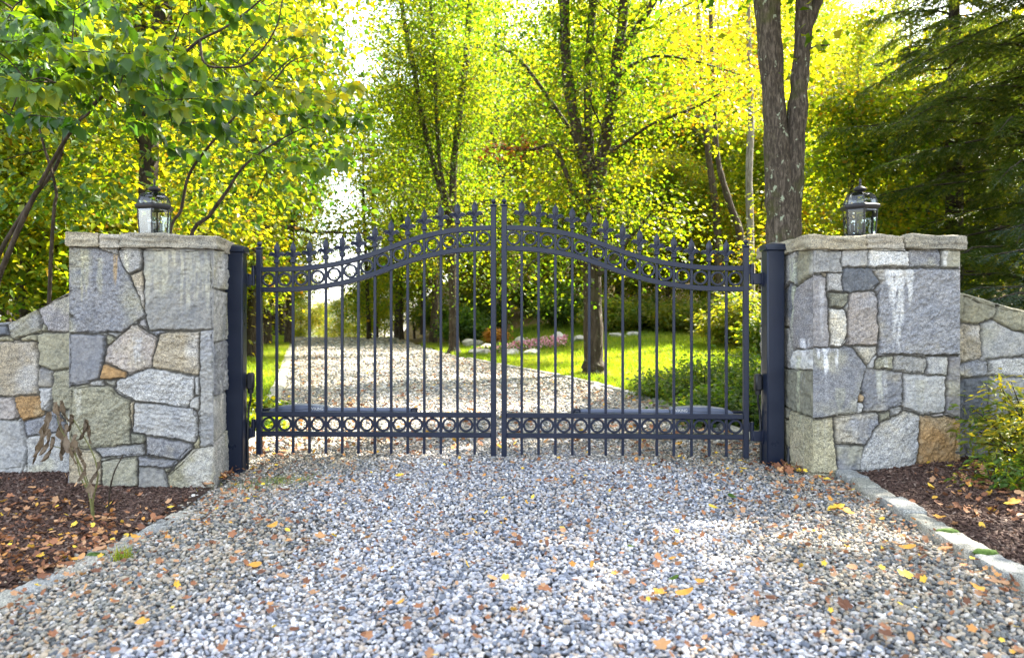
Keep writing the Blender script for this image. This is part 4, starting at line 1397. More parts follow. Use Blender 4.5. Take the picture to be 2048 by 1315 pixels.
def masonry_face(W, z0, z1, stones, step, seed, top=None, streaks=(), rough=0.014, u0=0.0, edge=True):
    """relief of one wall face: stones stand proud of recessed joints. Returns grid u, z, height, colour, (rows, cols)"""
    nu, nz = int((W - u0) / step) + 2, int((z1 - z0) / step) + 2
    uu, tt = np.meshgrid(np.linspace(u0, W, nu), np.linspace(0, 1, nz), indexing='ij')
    uu, tt = uu.ravel(), tt.ravel()
    zt = z1 if top is None else top(uu)
    zz = z0 + tt * (zt - z0)
    p3 = np.stack([uu, zz, np.full(len(uu), seed * 1.7)], 1)
    wob = np.stack([fbm(p3 * 16, 3, seed), fbm(p3 * 16 + 40, 3, seed + 1)], 1) * 0.010 + np.stack([fbm(p3 * 60, 2, seed + 11), fbm(p3 * 60 + 40, 2, seed + 12)], 1) * 0.004
    q = np.stack([uu, zz], 1) + wob
    D = np.stack([seg_dist(q, s) for s, _ in stones], 1)
    od = np.argsort(D, 1)[:, :2]
    i1 = od[:, 0]
    ar = np.arange(len(q))
    d1, d2 = D[ar, i1], D[ar, od[:, 1]]
    e = np.where(d1 < 0, np.minimum(-d1 + np.clip(d2, 0, .004), (d2 - d1) * 0.5 + .004), (d2 - d1) * 0.5)
    rng = np.random.default_rng(seed)
    ns = len(stones)
    e = e - 0.010 * np.maximum(0, fbm(p3 * 22 + 9, 3, seed + 31) - 0.12) - 0.004 * np.maximum(0, fbm(p3 * 75, 2, seed + 32))      # chipped arrises
    offs = rng.uniform(-0.007, 0.007, ns)
    gx, gz = rng.normal(0, 0.035, ns), rng.normal(0, 0.03, ns)
    rgh = rng.uniform(0.35, 1.5, ns)
    cen = np.array([np.mean(np.asarray(s, float), 0) for s, _ in stones])
    gap = rng.uniform(0.0018, 0.0042, ns)[i1] * (1 + 0.6 * fbm(p3 * 9, 2, seed + 3))
    prof = sstep(0, 0.0075, e - gap)
    tilt = np.clip(gx[i1] * (uu - cen[i1, 0]) + gz[i1] * (zz - cen[i1, 1]), -0.009, 0.009)
    st = np.array([fbm(np.array([[k * 1.3, seed, 0.5]]), 1, 4)[0] for k in range(ns)])
    ang = st[i1] * 2.0
    rx, rz_ = uu * np.cos(ang) + zz * np.sin(ang), -uu * np.sin(ang) + zz * np.cos(ang)
    pr = np.stack([rx * 8, rz_ * 22, i1 * 3.7], 1)
    rel = rgh[i1] * rough * (fbm(pr, 4, seed + 6) * 0.9 + 0.45 * fbm(p3 * 70, 2, seed + 7))
    h = -0.024 + prof * (0.024 + offs[i1] + tilt + rel)
    base = np.array([STONE[c] for _, c in stones])
    vv = rng.uniform(0.88, 1.12, ns)
    col = base[i1] * vv[i1][:, None]
    # per-stone veins and weathering patches
    wt = np.array([(.42, .37, .26), (.46, .45, .43), (.25, .255, .275), (.38, .36, .25)])[rng.integers(0, 4, ns)]
    f = sstep(0.0, 0.45, fbm(np.stack([uu * 5, zz * 5, i1 * 2.9], 1), 4, seed + 8)) * 0.6
    col = col * (1 - f[:, None]) + wt[i1] * f[:, None]
    col = col * (1 + 0.16 * fbm(np.stack([rx * 12, rz_ * 40, i1 * 1.1], 1), 3, seed + 9))[:, None]
    for (su, zt_, zb, wd, scol, stg) in streaks:
        t = np.clip((zt_ - zz) / (zt_ - zb), -0.2, 1.2)
        ww = wd * (1 - 0.45 * np.clip(t, 0, 1)) * (1 + 0.5 * fbm(np.stack([0 * uu, zz * 9, 0 * uu + su], 1), 3, seed))
        cu = su + 0.35 * wd * fbm(np.stack([0 * uu + su, zz * 5, 0 * uu], 1), 2, seed + 2)
        mk = sstep(1.0, 0.45, np.abs(uu - cu) / ww) * sstep(-0.02, 0.03, t) * sstep(1.15, 0.6, t + 0.3 * fbm(np.stack([uu * 60, zz * 3, 0 * uu], 1), 2, seed))
        mk = mk * sstep(-0.42, 0.12, fbm(np.stack([uu * 55, zz * 12, 0 * uu], 1), 3, seed + 5) + 0.15) * stg
        col = col * (1 - mk[:, None]) + np.array(scol) * mk[:, None]
    mort = 1 - sstep(-0.002, 0.005, e - gap)
    col = col * (1 - mort[:, None]) + np.array((.07, .065, .055)) * mort[:, None]
    if edge:
        ed = np.minimum(uu - u0, W - uu)
        h = h * sstep(-0.001, 0.014, ed)
    grain = np.clip(rng.choice([.25, .5, .75, 1.0], ns)[i1] * (1 - mort), 0, 1)
    return uu, zz, h, np.column_stack([np.clip(col, 0, 1), grain]), (nu, nz)


def grid_faces(nu, nz, off=0):
    i, j = np.meshgrid(np.arange(nu - 1), np.arange(nz - 1), indexing='ij')
    return np.stack([i * nz + j, (i + 1) * nz + j, (i + 1) * nz + j + 1, i * nz + j + 1], -1).reshape(-1, 4) + off


S1, S2 = 2.308, 2.023      # enlargements the stone outlines were measured at
PXM = 4.95 / F


def left_uz(pts):
    return [((x / S1 - 145) * PXM * 0.942, H - (y / S1 + 430 - HY) * PXM) for x, y in pts]


def right_uz(pts):
    return [((x / S2 + 1480 - 1626) * PXM, H - (y / S2 + 330 - HY) * PXM) for x, y in pts]


LP = [
    ('b', [(335, 160), (470, 160), (545, 190), (600, 290), (640, 370), (672, 460), (570, 535), (335, 540)]), ('g', [(470, 155), (545, 155), (545, 188), (480, 168)]), ('g', [(547, 165), (658, 165), (658, 250), (597, 280), (560, 225)]),
    ('t', [(605, 285), (660, 255), (668, 445), (640, 370)]), ('g', [(662, 165), (970, 165), (977, 530), (687, 530), (670, 440)]), ('b', [(340, 545), (490, 552), (486, 640), (465, 750), (360, 772), (336, 770)]),
    ('o', [(499, 555), (540, 572), (502, 603)]), ('p', [(500, 608), (545, 570), (612, 507), (720, 570), (700, 690), (600, 727), (487, 672)]), ('r', [(482, 682), (585, 722), (580, 745), (467, 755)]),
    ('t', [(741, 541), (920, 537), (918, 740), (702, 698), (722, 590)]), ('l', [(540, 757), (600, 738), (700, 704), (895, 747), (893, 850), (860, 885), (625, 850), (537, 800)]), ('g', [(922, 537), (980, 535), (990, 1060), (922, 1065)]),
    ('o', [(345, 790), (500, 783), (540, 822), (603, 855), (603, 1050), (390, 1057), (338, 1000)]), ('l', [(622, 857), (890, 892), (908, 940), (903, 1048), (615, 995)]), ('m', [(606, 1000), (668, 1011), (665, 1046), (607, 1046)]),
    ('b', [(677, 1016), (893, 1057), (820, 1124), (677, 1094)]), ('g', [(450, 1072), (660, 1050), (663, 1095), (480, 1105)]), ('t', [(335, 1067), (445, 1077), (473, 1110), (472, 1230), (335, 1230)]),
    ('o', [(477, 1122), (635, 1112), (638, 1240), (475, 1240)]), ('b', [(641, 1108), (808, 1126), (790, 1160), (641, 1148)]), ('g', [(641, 1155), (755, 1172), (775, 1258), (641, 1250)]),
    ('y', [(780, 1192), (900, 1086), (990, 1072), (985, 1300), (778, 1300)]), ('l', [(870, 852), (915, 832), (915, 895), (875, 890)]), ('l', [(898, 750), (918, 748), (915, 828), (896, 828)]),
    ('b', [(690, 536), (772, 537), (735, 553)]), ('v', [(642, 487), (673, 482), (679, 520), (650, 513)]), ('g', [(430, 762), (480, 758), (480, 782), (428, 782)]), ('y', [(890, 1060), (918, 1022), (918, 1070)]),
    ('m', [(485, 757), (535, 757), (533, 782), (500, 778)]), ('t', [(604, 857), (618, 857), (612, 990), (606, 920)]), ('d', [(470, 1108), (535, 1104), (475, 1122)]), ('g', [(470, 545), (498, 545), (496, 553)]),
    ('g', [(500, 543), (565, 540), (545, 566)]), ('m', [(757, 1162), (788, 1162), (770, 1185)]), ('o', [(335, 1232), (640, 1245), (640, 1300), (335, 1300)]), ('g', [(642, 1255), (776, 1262), (776, 1300), (642, 1300)]),
]
RP = [
    ('g', [(295, 345), (415, 345), (415, 432), (295, 440)]), ('l', [(417, 345), (530, 342), (525, 409), (419, 409)]), ('w', [(532, 342), (700, 345), (704, 409), (527, 409)]), ('b', [(702, 345), (837, 345), (834, 409), (707, 409)]),
    ('g', [(840, 345), (920, 340), (920, 414), (838, 411)]), ('v', [(295, 442), (350, 457), (361, 600), (366, 735), (295, 735)]), ('l', [(356, 434), (418, 432), (418, 512), (360, 511)]), ('d', [(420, 417), (540, 417), (578, 475), (535, 507), (450, 519), (421, 511)]),
    ('b', [(542, 417), (920, 420), (920, 770), (577, 765), (573, 500), (581, 475)]), ('m', [(363, 519), (445, 517), (440, 558), (425, 576), (370, 574)]), ('w', [(367, 583), (425, 581), (440, 612), (437, 690), (410, 735), (370, 730)]),
    ('p', [(449, 522), (540, 510), (571, 532), (571, 725), (444, 730), (446, 600)]), ('g', [(470, 737), (568, 731), (558, 775), (525, 808)]), ('b', [(290, 740), (463, 739), (518, 810), (474, 1000), (290, 1027)]),
    ('o', [(562, 790), (634, 770), (634, 830), (562, 820)]), ('g', [(641, 771), (774, 781), (769, 844), (641, 834)]), ('l', [(781, 773), (864, 776), (861, 861), (776, 844)]), ('v', [(870, 781), (920, 776), (920, 1028), (863, 1014)]),
    ('b', [(517, 826), (674, 846), (671, 965), (600, 997), (513, 997), (506, 880)]), ('l', [(681, 851), (859, 856), (857, 1007), (760, 1011), (679, 985)]), ('b', [(386, 1027), (570, 1001), (574, 1045), (515, 1137), (396, 1124)]),
    ('b', [(396, 1139), (508, 1141), (490, 1240), (400, 1240)]), ('l', [(492, 1190), (560, 1072), (690, 1001), (750, 1016), (738, 1172), (720, 1240), (490, 1240)]), ('r', [(756, 1021), (920, 1036), (920, 1240), (737, 1240), (740, 1190)]),
    ('y', [(285, 1031), (380, 1029), (399, 1250), (285, 1250)]), ('o', [(576, 1006), (624, 999), (620, 1025), (580, 1039)]), ('g', [(627, 996), (675, 987), (660, 1009), (630, 1014)]), ('r', [(486, 931), (507, 931), (507, 959), (486, 957)]),
    ('w', [(481, 963), (507, 963), (507, 998), (481, 998)]), ('l', [(546, 776), (566, 771), (556, 818), (526, 811)]), ('t', [(330, 436), (352, 434), (352, 452)]), ('g', [(430, 560), (446, 552), (446, 600), (430, 580)]), ('p', [(805, 1013), (850, 1010), (848, 1022), (808, 1022)]),
]
RS = [   # the face turned to the gate; first coordinate 175 (far) .. 298 (near)
    ('o', [(232, 380), (300, 345), (300, 440), (270, 452), (240, 480)]), ('g', [(175, 340), (232, 340), (232, 380), (238, 480), (215, 463), (175, 512)]), ('d', [(175, 514), (214, 466), (234, 500), (214, 658), (175, 658)]),
    ('v', [(236, 490), (300, 443), (302, 738), (230, 755), (217, 660)]), ('g', [(175, 665), (212, 663), (224, 760), (214, 838), (175, 835)]), ('w', [(226, 757), (300, 742), (300, 830), (219, 840)]), ('m', [(175, 842), (300, 835), (300, 1025), (175, 1003)]),
    ('d', [(175, 1006), (210, 1012), (210, 1058), (175, 1055)]), ('y', [(212, 1022), (300, 1030), (300, 1250), (212, 1250)]), ('o', [(175, 1060), (210, 1062), (210, 1250), (175, 1250)]),
]


def pillar(loc, rz, W, Dp, z0, z1, front, gate_side, label, seed, streaks, caps, cap_over, gate_is):
    root = thing('stone_pillar', loc, label, 'gate pillar', 'stone gate pillars', rz)
    V, Fs, C, off = [], [], [], 0
    sides = [(W, front, 0.0044, lambda u, h: (u - W / 2, -h - Dp / 2 + 0 * u), streaks[0]),
             (W, random_stones(0, W, z0, z1, seed + 1), 0.012, lambda u, h: (W / 2 - u, h + Dp / 2 + 0 * u), ()),
             (Dp, gate_side if gate_is > 0 else random_stones(0, Dp, z0, z1, seed + 2), 0.006, lambda u, h: (W / 2 + h, u - Dp / 2), streaks[1] if gate_is > 0 else ()),
             (Dp, gate_side if gate_is < 0 else random_stones(0, Dp, z0, z1, seed + 3), 0.006, lambda u, h: (-W / 2 - h, Dp / 2 - u), streaks[1] if gate_is < 0 else ())]
    for k, (w_, st, step, fn, sk) in enumerate(sides):
        u, z, h, c, (nu, nz) = masonry_face(w_, z0, z1, st, step, seed + 10 * k, streaks=sk)
        x, y = fn(u, h)
        V.append(np.stack([x, y, z - loc[2]], 1))
        Fs.append(grid_faces(nu, nz, off))
        C.append(c)
        off += len(u)
    q = np.array([(-W / 2, -Dp / 2), (W / 2, -Dp / 2), (W / 2, Dp / 2), (-W / 2, Dp / 2)]) * 0.985
    V.append(np.column_stack([q, np.full(4, z1 - loc[2] - 0.004)]))
    C.append(np.full((4, 4), 0.2))
    np_obj('masonry', np.concatenate(V), Fs + [np.array([[off, off + 1, off + 2, off + 3]])], M['stone'], root, smooth=True, attrs={'stone': np.concatenate(C)})
    # capping slabs: front row, then the rest behind
    rng = np.random.default_rng(seed)
    o_ = cap_over
    zc, hc = z1 - loc[2] + 0.045, 0.090
    slabs = [(a - o_, b - o_, -Dp / 2 - o_, -Dp / 2 - o_ + 0.30) for a, b in caps]
    xs_ = [0, (W + 2 * o_) * 0.5, W + 2 * o_]
    ys_ = [-Dp / 2 - o_ + 0.304, -Dp / 2 - o_ + 0.62, Dp / 2 + o_]
    for a, b in zip(xs_[:-1], xs_[1:]):
        for c, d in zip(ys_[:-1], ys_[1:]):
            slabs.append((a - o_, b - o_, c, d - 0.004))
    for i, (a, b, c, d) in enumerate(slabs):
        sz = (b - a - 0.004, d - c, hc)
        v, f = rough_box(sz, 0.009 if i < len(caps) else 0.016, 0.007, 0.012, seed + 40 + i, 1.4)
        ctr = np.array([(a + b) / 2 - W / 2, (c + d) / 2, zc])
        v = v + ctr
        bc = np.array([(.31, .275, .20), (.34, .31, .25), (.27, .25, .20), (.32, .29, .21)][i % 4])
        col = bc * (1 + 0.28 * fbm(v * np.array([9, 9, 70]), 3, i + seed))[:, None]
        np_obj('cap_slab', v, [f], M['stone'], root, smooth=True, attrs={'stone': np.clip(col, 0, 1)})
    return root


def off_z(front):
    return [(p, c) for c, p in front]


LW, RW, PD = 0.890, 1.03, 0.86
zcap = 1.535
lfront = [(left_uz(p), c) for c, p in LP]
rfront = [(right_uz(p), c) for c, p in RP]
rside = [([((298 - x) / 123 * 0.52, H - (y / S2 + 330 - HY) * PXM) for x, y in p], c) for c, p in RS]
rside = [([(PD - u, z) for u, z in p], c) for p, c in rside] + [(p, c) for p, c in random_stones(0, PD - 0.53, -0.1, zcap, 9)]
WHT = (.66, .66, .64)


def rstk(x, y0, y1, wd, col=WHT, s=0.85):
    a, b = right_uz([(x, y0), (x, y1)])
    return (a[0], a[1], b[1], wd / S2 * PXM, col, s * .8)


def lstk(x, y0, y1, wd, col, s):
    a, b = left_uz([(x, y0), (x, y1)])
    return (a[0], a[1], b[1], wd / S1 * PXM, col, s)


YW = (.50, .48, .36)
ls_ = [lstk(x, 165, rng.uniform(330, 520), rng.uniform(10, 26), YW, rng.uniform(.28, .55)) for x in (690, 725, 760, 800, 838, 870, 905, 935, 958)]
ls_ += [lstk(535, 185, 330, 13, (.46, .30, .10), .6), lstk(640, 560, 690, 30, (.5, .5, .5), .5), lstk(400, 165, 420, 24, (.42, .40, .26), .5), lstk(470, 200, 380, 20, (.42, .41, .3), .45), lstk(375, 790, 900, 20, (.50, .49, .42), .5), lstk(590, 170, 270, 20, YW, .5)]
rs_ = [rstk(648, 415, 745, 40), rstk(622, 415, 560, 30), rstk(700, 415, 560, 22), rstk(600, 345, 415, 60, WHT, .6), rstk(855, 345, 412, 18), rstk(350, 738, 840, 34, (.72, .73, .75), .9), rstk(395, 738, 830, 16, (.72, .73, .75), .8),
       rstk(320, 738, 790, 16, (.7, .7, .72), .7), rstk(578, 835, 960, 20, (.5, .5, .42), .7), rstk(330, 470, 720, 14, (.55, .55, .55), .5), rstk(545, 480, 600, 20, (.4, .4, .38), .3), rstk(470, 1030, 1120, 26, (.5, .5, .5), .4),
       rstk(600, 740, 1000, 12, WHT, .3), rstk(405, 900, 1000, 30, (.36, .36, .25), .4), rstk(740, 870, 1000, 40, (.38, .36, .25), .4)]
sk_side = [(PD - 0.12, 0.93, 0.78, 0.09, (.7, .7, .72), .8), (PD - 0.3, 1.5, 0.9, 0.05, (.42, .44, .32), .7), (PD - .2, .8, .3, .04, (.40, .42, .3), .6)]

ca, sa = math.cos(R(9.5)), math.sin(R(9.5))
fl = np.array([(427 - 1024) * PXM, 4.95])                       # front corner next to the gate
lc_ = fl + np.array([-ca, -sa]) * LW / 2 + np.array([-sa, ca]) * PD / 2
pillar((lc_[0], lc_[1], -0.14), R(9.5), LW, PD, -0.14, zcap, lfront, random_stones(0, PD, -0.14, zcap, 55, 0.36),
       'broad square stone gate pillar on the left, big smooth grey blocks at its top', 3, (ls_, ()), [(0, .205), (.209, .33), (.334, .937)], 0.020, 1)
cb, sb = math.cos(R(4)), math.sin(R(4))
fr = np.array([(1626 - 1024) * PXM, 4.95])
rc_ = fr + np.array([cb, sb]) * RW / 2 + np.array([-sb, cb]) * PD / 2
pillar((rc_[0], rc_[1], -0.06), R(4), RW, PD, -0.06, zcap, rfront, rside,
       'broad square stone gate pillar on the right, streaked white with an orange corner stone', 4, (rs_, sk_side), [(0, .385), (.389, .655), (.659, 1.09)], 0.028, -1)

# wing walls
WD = 5.18 / F
LWP = [('v', [(165, 430), (345, 350), (345, 540), (210, 540)]), ('o', [(20, 500), (160, 432), (185, 490), (185, 535), (90, 565), (40, 565)]), ('t', [(-60, 585), (155, 585), (168, 690), (165, 830), (-50, 838)]),
       ('o', [(170, 550), (345, 542), (345, 700), (240, 715), (172, 690)]), ('b', [(170, 705), (235, 722), (235, 795), (170, 795)]), ('o', [(240, 727), (345, 708), (345, 900), (240, 880)]), ('l', [(170, 800), (235, 800), (240, 850), (190, 905), (176, 850)]),
       ('p', [(-80, 845), (40, 845), (75, 910), (60, 945), (-80, 945)]), ('r', [(55, 842), (165, 837), (190, 908), (175, 930), (95, 950), (62, 890)]), ('l', [(-60, 950), (80, 950), (115, 1100), (80, 1170), (-60, 1180)]),
       ('b', [(100, 957), (240, 925), (300, 960), (280, 1000), (115, 1025)]), ('l', [(120, 1030), (280, 1002), (345, 1100), (345, 1300), (120, 1300)]), ('y', [(80, 562), (165, 550), (165, 580), (85, 582)]), ('d', [(-40, 508), (15, 508), (20, 550), (-40, 560)]),
       ('y', [(-50, 563), (40, 563), (40, 582), (-50, 582)]), ('o', [(290, 903), (345, 905), (345, 990), (300, 960)]), ('g', [(168, 480), (185, 470), (190, 500), (172, 500)]), ('o', [(190, 500), (210, 515), (210, 540), (188, 540)])]
RWP = [('o', [(905, 530), (1040, 575), (1030, 620), (970, 640), (905, 637)]), ('o', [(1045, 580), (1160, 597), (1160, 672), (1110, 667), (1032, 625)]), ('t', [(905, 645), (973, 650), (978, 770), (905, 797)]),
       ('l', [(981, 640), (1030, 630), (1110, 670), (1170, 680), (1170, 770), (985, 785)]), ('b', [(905, 802), (1000, 796), (1010, 850), (905, 862)]), ('l', [(1012, 790), (1200, 772), (1200, 855), (1022, 850)]), ('d', [(905, 867), (1012, 860), (1012, 1037), (905, 1037)]),
       ('g', [(1016, 860), (1200, 860), (1180, 1030), (1016, 1040)]), ('b', [(905, 1040), (1040, 1043), (1030, 1260), (905, 1260)]), ('l', [(1045, 1043), (1200, 1040), (1200, 1260), (1035, 1260)])]


def wing(label, x_in, sgn, polys, mp, tops, seed, rz):
    """low wall running away from a pillar; u grows away from the pillar"""
    root = thing('stone_wall', (x_in, 5.18, -0.15), label, 'wall', None, rz)
    L = 4.2
    tu = np.array([t[0] for t in tops])
    tz = np.array([t[1] for t in tops])
    top = lambda u: np.interp(u, tu, tz) + 0.012 * fbm(np.stack([u * 5, 0 * u, 0 * u], 1), 3, seed)
    stones = [(mp(p), c) for c, p in polys]
    umax = max(max(u for u, z in p) for p, c in stones) - 0.06
    stones += random_stones(umax, L, -0.15, 1.0, seed, 0.27)
    u, z, h, c, (nu, nz) = masonry_face(L, -0.15, 1.0, stones, 0.0058, seed, top=top, u0=-0.15, edge=False)
    V = [np.stack([sgn * u, -h, z + 0.15], 1)]
    C = [c]
    Fs = [grid_faces(nu, nz)]
    # rounded coping of the same stones going back, then the rear face
    lastz = np.arange(nu) * nz + nz - 1
    b = V[0][lastz]
    rows = [b]
    for k, (yy, dz) in enumerate(((0.0, 0.0), (0.06, 0.022), (0.15, 0.03), (0.26, 0.028), (0.36, 0.015), (0.44, -0.01), (0.45, -1.2))):
        r_ = b.copy()
        r_[:, 1] = yy - 0.004
        r_[:, 2] += dz + 0.012 * fbm(np.stack([b[:, 0] * 9, np.full(len(b), yy * 9), b[:, 0] * 0], 1), 3, seed)
        rows.append(r_)
    off = len(V[0])
    V.append(np.concatenate(rows))
    C.append(np.tile(c[lastz], (len(rows), 1)))
    i, j = np.meshgrid(np.arange(len(rows) - 1), np.arange(nu - 1), indexing='ij')
    Fs.append(np.stack([i * nu + j, i * nu + j + 1, (i + 1) * nu + j + 1, (i + 1) * nu + j], -1).reshape(-1, 4) + off)
    np_obj('masonry', np.concatenate(V), Fs, M['stone'], root, smooth=True, attrs={'stone': np.concatenate(C)})


xin = (145 - 1024) * WD
wing('curving low stone wall running away from the left pillar, tan and olive stones', xin, -1, LWP,
     lambda pts: [((145 - x / S1) * WD, H - (y / S1 + 430 - HY) * WD) for x, y in pts],
     [(-0.2, 1.27), (0, 1.24), ((145 - 108) * WD, H - (601 - HY) * WD), ((145 - 72) * WD, H - (618 - HY) * WD), ((145 - 9) * WD, H - (648 - HY) * WD), (0.75, 0.99), (1.2, 0.93), (4.5, 0.9)], 61, R(-3))
xin = (1932 - 1024) * WD
wing('low stone wall running away from the right pillar behind the leafy shrub', xin, 1, RWP,
     lambda pts: [((x / S2 + 1480 - 1932) * WD, H - (y / S2 + 330 - HY) * WD) for x, y in pts],
     [(-0.2, 1.24), (0, H - (592 - HY) * WD), ((1994 - 1932) * WD, H - (612 - HY) * WD), ((2048 - 1932) * WD, H - (625 - HY) * WD), (0.8, 1.0), (1.3, 0.95), (4.5, 0.92)], 62, R(2))


# ------------------------------------------------------------------ kerbs
def kerb_stone(a, b, wd, hgt, seed, label, group, z=0.0, moss=False):
    a, b = np.array(a), np.array(b)
    m, d = (a + b) / 2, b - a
    L = float(np.linalg.norm(d))
    ang = math.atan2(d[1], d[0])
    zg = float(G(m[0], m[1]))
    o = thing('kerb_stone', (m[0], m[1], zg + z), label, 'kerb stone', group, ang) if moss else None
    v, f = rough_box((L - 0.012, wd * (1 + .12 * math.sin(seed * 2.3)), 0.16), 0.010 if m[1] < 6 else 0.03, 0.016, 0.013, seed)
    v[:, 2] += hgt - 0.08
    col = np.array([(.29, .285, .24), (.33, .315, .265), (.26, .265, .25)][seed % 3]) * (1 + 0.2 * fbm(v * 14 + seed, 3, seed))[:, None]
    so = np_obj('stone' if moss else 'kerb_stone', v, [f], M['kerb'], o, smooth=True, attrs={'stone': np.clip(col, 0, 1)})
    if not moss:
        so.location = (m[0], m[1], zg + z)
        so.rotation_euler = (0, 0, ang)
        tag(so, label, 'kerb stone', group)
        return so
    rng = np.random.default_rng(seed)
    mv, mf = ico(3)
    mv = mv * np.array([0.022, wd * 0.42, 0.018]) * (1 + 0.35 * fbm(mv * 2.5, 3, seed))[:, None] + np.array([-L / 2 + 0.004, 0.0, hgt - 0.004])
    np_obj('moss', mv, [mf], M['moss'], o, smooth=True)
    return o


ORD = ['first', 'second', 'third', 'fourth', 'fifth', 'sixth', 'seventh', 'eighth', 'ninth', 'tenth', 'eleventh', 'twelfth', 'thirteenth', 'fourteenth', 'fifteenth', 'sixteenth']
yb = [4.96, 4.74, 4.48, 4.25, 3.93, 3.56, 3.27, 2.99, 2.73, 2.42, 2.1, 1.75]
for i, (y1, y0) in enumerate(zip(yb[:-1], yb[1:])):
    x1, x0 = 2.16 + 0.02 * math.sin(i * 2), 2.16 + 0.02 * math.sin(i * 2 + 2)
    x1 = np.interp(y1, [1.7, 2.9, 4.0, 5.0], [2.03, 2.05, 2.14, 2.24]) + 0.012 * math.sin(i * 2.3)
    x0 = np.interp(y0, [1.7, 2.9, 4.0, 5.0], [2.03, 2.05, 2.14, 2.24]) + 0.012 * math.sin(i * 2.3 + 1)
    ms = i in (5, 6)
    kerb_stone((x1, y1), (x0, y0), 0.125, 0.050 + 0.006 * math.sin(i * 3), 20 + i,
               'rough granite kerb stone beside mulch, ' + ORD[i] + ' from the right stone pillar' + (', moss on its end' if ms else ''), 'kerb stones on the right of the drive', moss=ms)
pl = [P(372, 1018, 4.35), P(345, 1035, 4.15), P(285, 1066, 3.82), P(195, 1104, 3.52), P(120, 1140, 3.28), P(45, 1170, 3.06), P(-50, 1200, 2.86), P(-150, 1240, 2.68)]
for i in range(len(pl) - 1):
    a, b = pl[i][:2], pl[i + 1][:2]
    kerb_stone(a, b, 0.13, 0.010 + 0.01 * i / 6, 40 + i, 'flat kerb stone sunk in gravel by the wilted plant, ' + ORD[i] + ' from the left stone pillar',
               'kerb stones on the left of the drive', moss=(i == 3))
yy = 6.3
i = 0
while yy < 18:
    L = 0.34 + 0.1 * math.sin(i * 1.7)
    kerb_stone((float(xr(yy)) + 0.03, yy), (float(xr(yy + L)) + 0.03, yy + L), 0.11, 0.045, 60 + i, 'low cobble kerb stone between drive and sunny lawn behind the gate', 'lawn kerb stones behind the gate')
    yy += L
    i += 1
yy = 6.0
i = 0
while yy < 30:
    L = 0.30 + 0.08 * math.sin(i * 2.1) + 0.01 * yy
    kerb_stone((float(xl(yy)) - 0.05, yy), (float(xl(yy + L)) - 0.05, yy + L), 0.17, 0.05, 120 + i, 'pale cobble kerb stone between drive and left grass verge behind the gate', 'verge kerb stones behind the gate')
    yy += L
    i += 1


# ------------------------------------------------------------------ rockery
def rock(loc, size, seed, label, group='rockery boulders'):
    rng = np.random.default_rng(seed)
    v, f = ico(4)
    v = v * (1 + 0.22 * fbm(v * 1.1 + seed, 2, seed))[:, None]
    for _ in range(9):
        n = rng.normal(0, 1, 3)
        n /= np.linalg.norm(n)
        d = rng.uniform(0.55, 0.85)
        hh = v @ n
        v = v - np.where(hh > d, (hh - d) * 0.93, 0)[:, None] * n
    v = v * (1 + 0.05 * fbm(v * 4, 3, seed))[:, None] * np.array(size)
    o = np_obj('garden_rock', v, [f], M['rock'], smooth=True)
    o.location = (loc[0], loc[1], float(G(loc[0], loc[1])) + size[2] * 0.35)
    o.rotation_euler = (0, 0, rng.uniform(0, 6.28))
    tag(o, label, 'rock', group)


RK = [(945, 655, 24, .45, .26, 'large pale boulder beside the slim bank tree'), (960, 685, 20, .38, .18, 'flat grey boulder left of the pink flowers'), (1115, 657, 22, .3, .22, 'pale upright boulder above the right end of the pink flowers'),
      (1160, 665, 21.5, .3, .14, 'small pale boulder beside the forked lawn trunk'), (1020, 683, 19.5, .3, .14, 'mossy boulder in front of the pink flowers'), (1065, 685, 19.3, .26, .12, 'low grey boulder under the pink flowers'),
      (1235, 675, 22, .35, .12, 'flat slab rock at the lawn back edge'), (1000, 655, 24, .3, .16, 'small grey boulder below the orange bush'), (975, 668, 22, .28, .14, 'grey boulder between the gate stiles'), (1265, 672, 22.5, .3, .1, 'flattest slab rock under the back bushes'), (1040, 662, 23, .25, .16, 'small boulder behind the pink flowers')]
for i, (px, py, d, s_, hz, lab) in enumerate(RK):
    rock((px_x(px, d), d), (s_, s_ * 0.8, hz), 200 + i, lab)
rng = np.random.default_rng(6)
n = 1500
d = 20.8 + rng.uniform(-0.8, 1.0, n)
px = rng.uniform(985, 1135, n)
px = np.where(rng.random(n) < 0.15, rng.uniform(950, 1000, n), px)
x = px_x(px, d)
pz = G(x, d) + rng.uniform(0.03, 0.24, n) * (0.5 + 0.5 * sstep(980, 1060, px))
pos = np.column_stack([x, d, pz])
tag(leaves('flower_bed', pos, rng.normal(0, 1, (n, 3)), rng.normal(0, .5, (n, 3)) + np.array([0, -.5, 1]), rng.uniform(.05, .09, n), rng.random(n), 'small', M['petal']),
    'pink and white bedding flowers massed among the rocks behind the gate', 'flowers', kind='stuff')
n = 1800
d = 20.8 + rng.uniform(-0.8, 1.1, n)
x = px_x(rng.uniform(945, 1140, n), d)
tag(leaves('flower_foliage', np.column_stack([x, d, G(x, d) + rng.uniform(0, .15, n)]), rng.normal(0, 1, (n, 3)), rng.normal(0, .6, (n, 3)) + np.array([0, 0, 1]), rng.uniform(.06, .12, n), rng.random(n) * 0.6, 'small', M['leaf_dark']),
    'dark green foliage of the bedding plants under the pink flowers', 'plants', kind='stuff')


# ------------------------------------------------------------------ the gate
def uprot(rz):
    return np.array([[math.cos(rz), -math.sin(rz), 0], [math.sin(rz), math.cos(rz), 0], [0, 0, 1]])


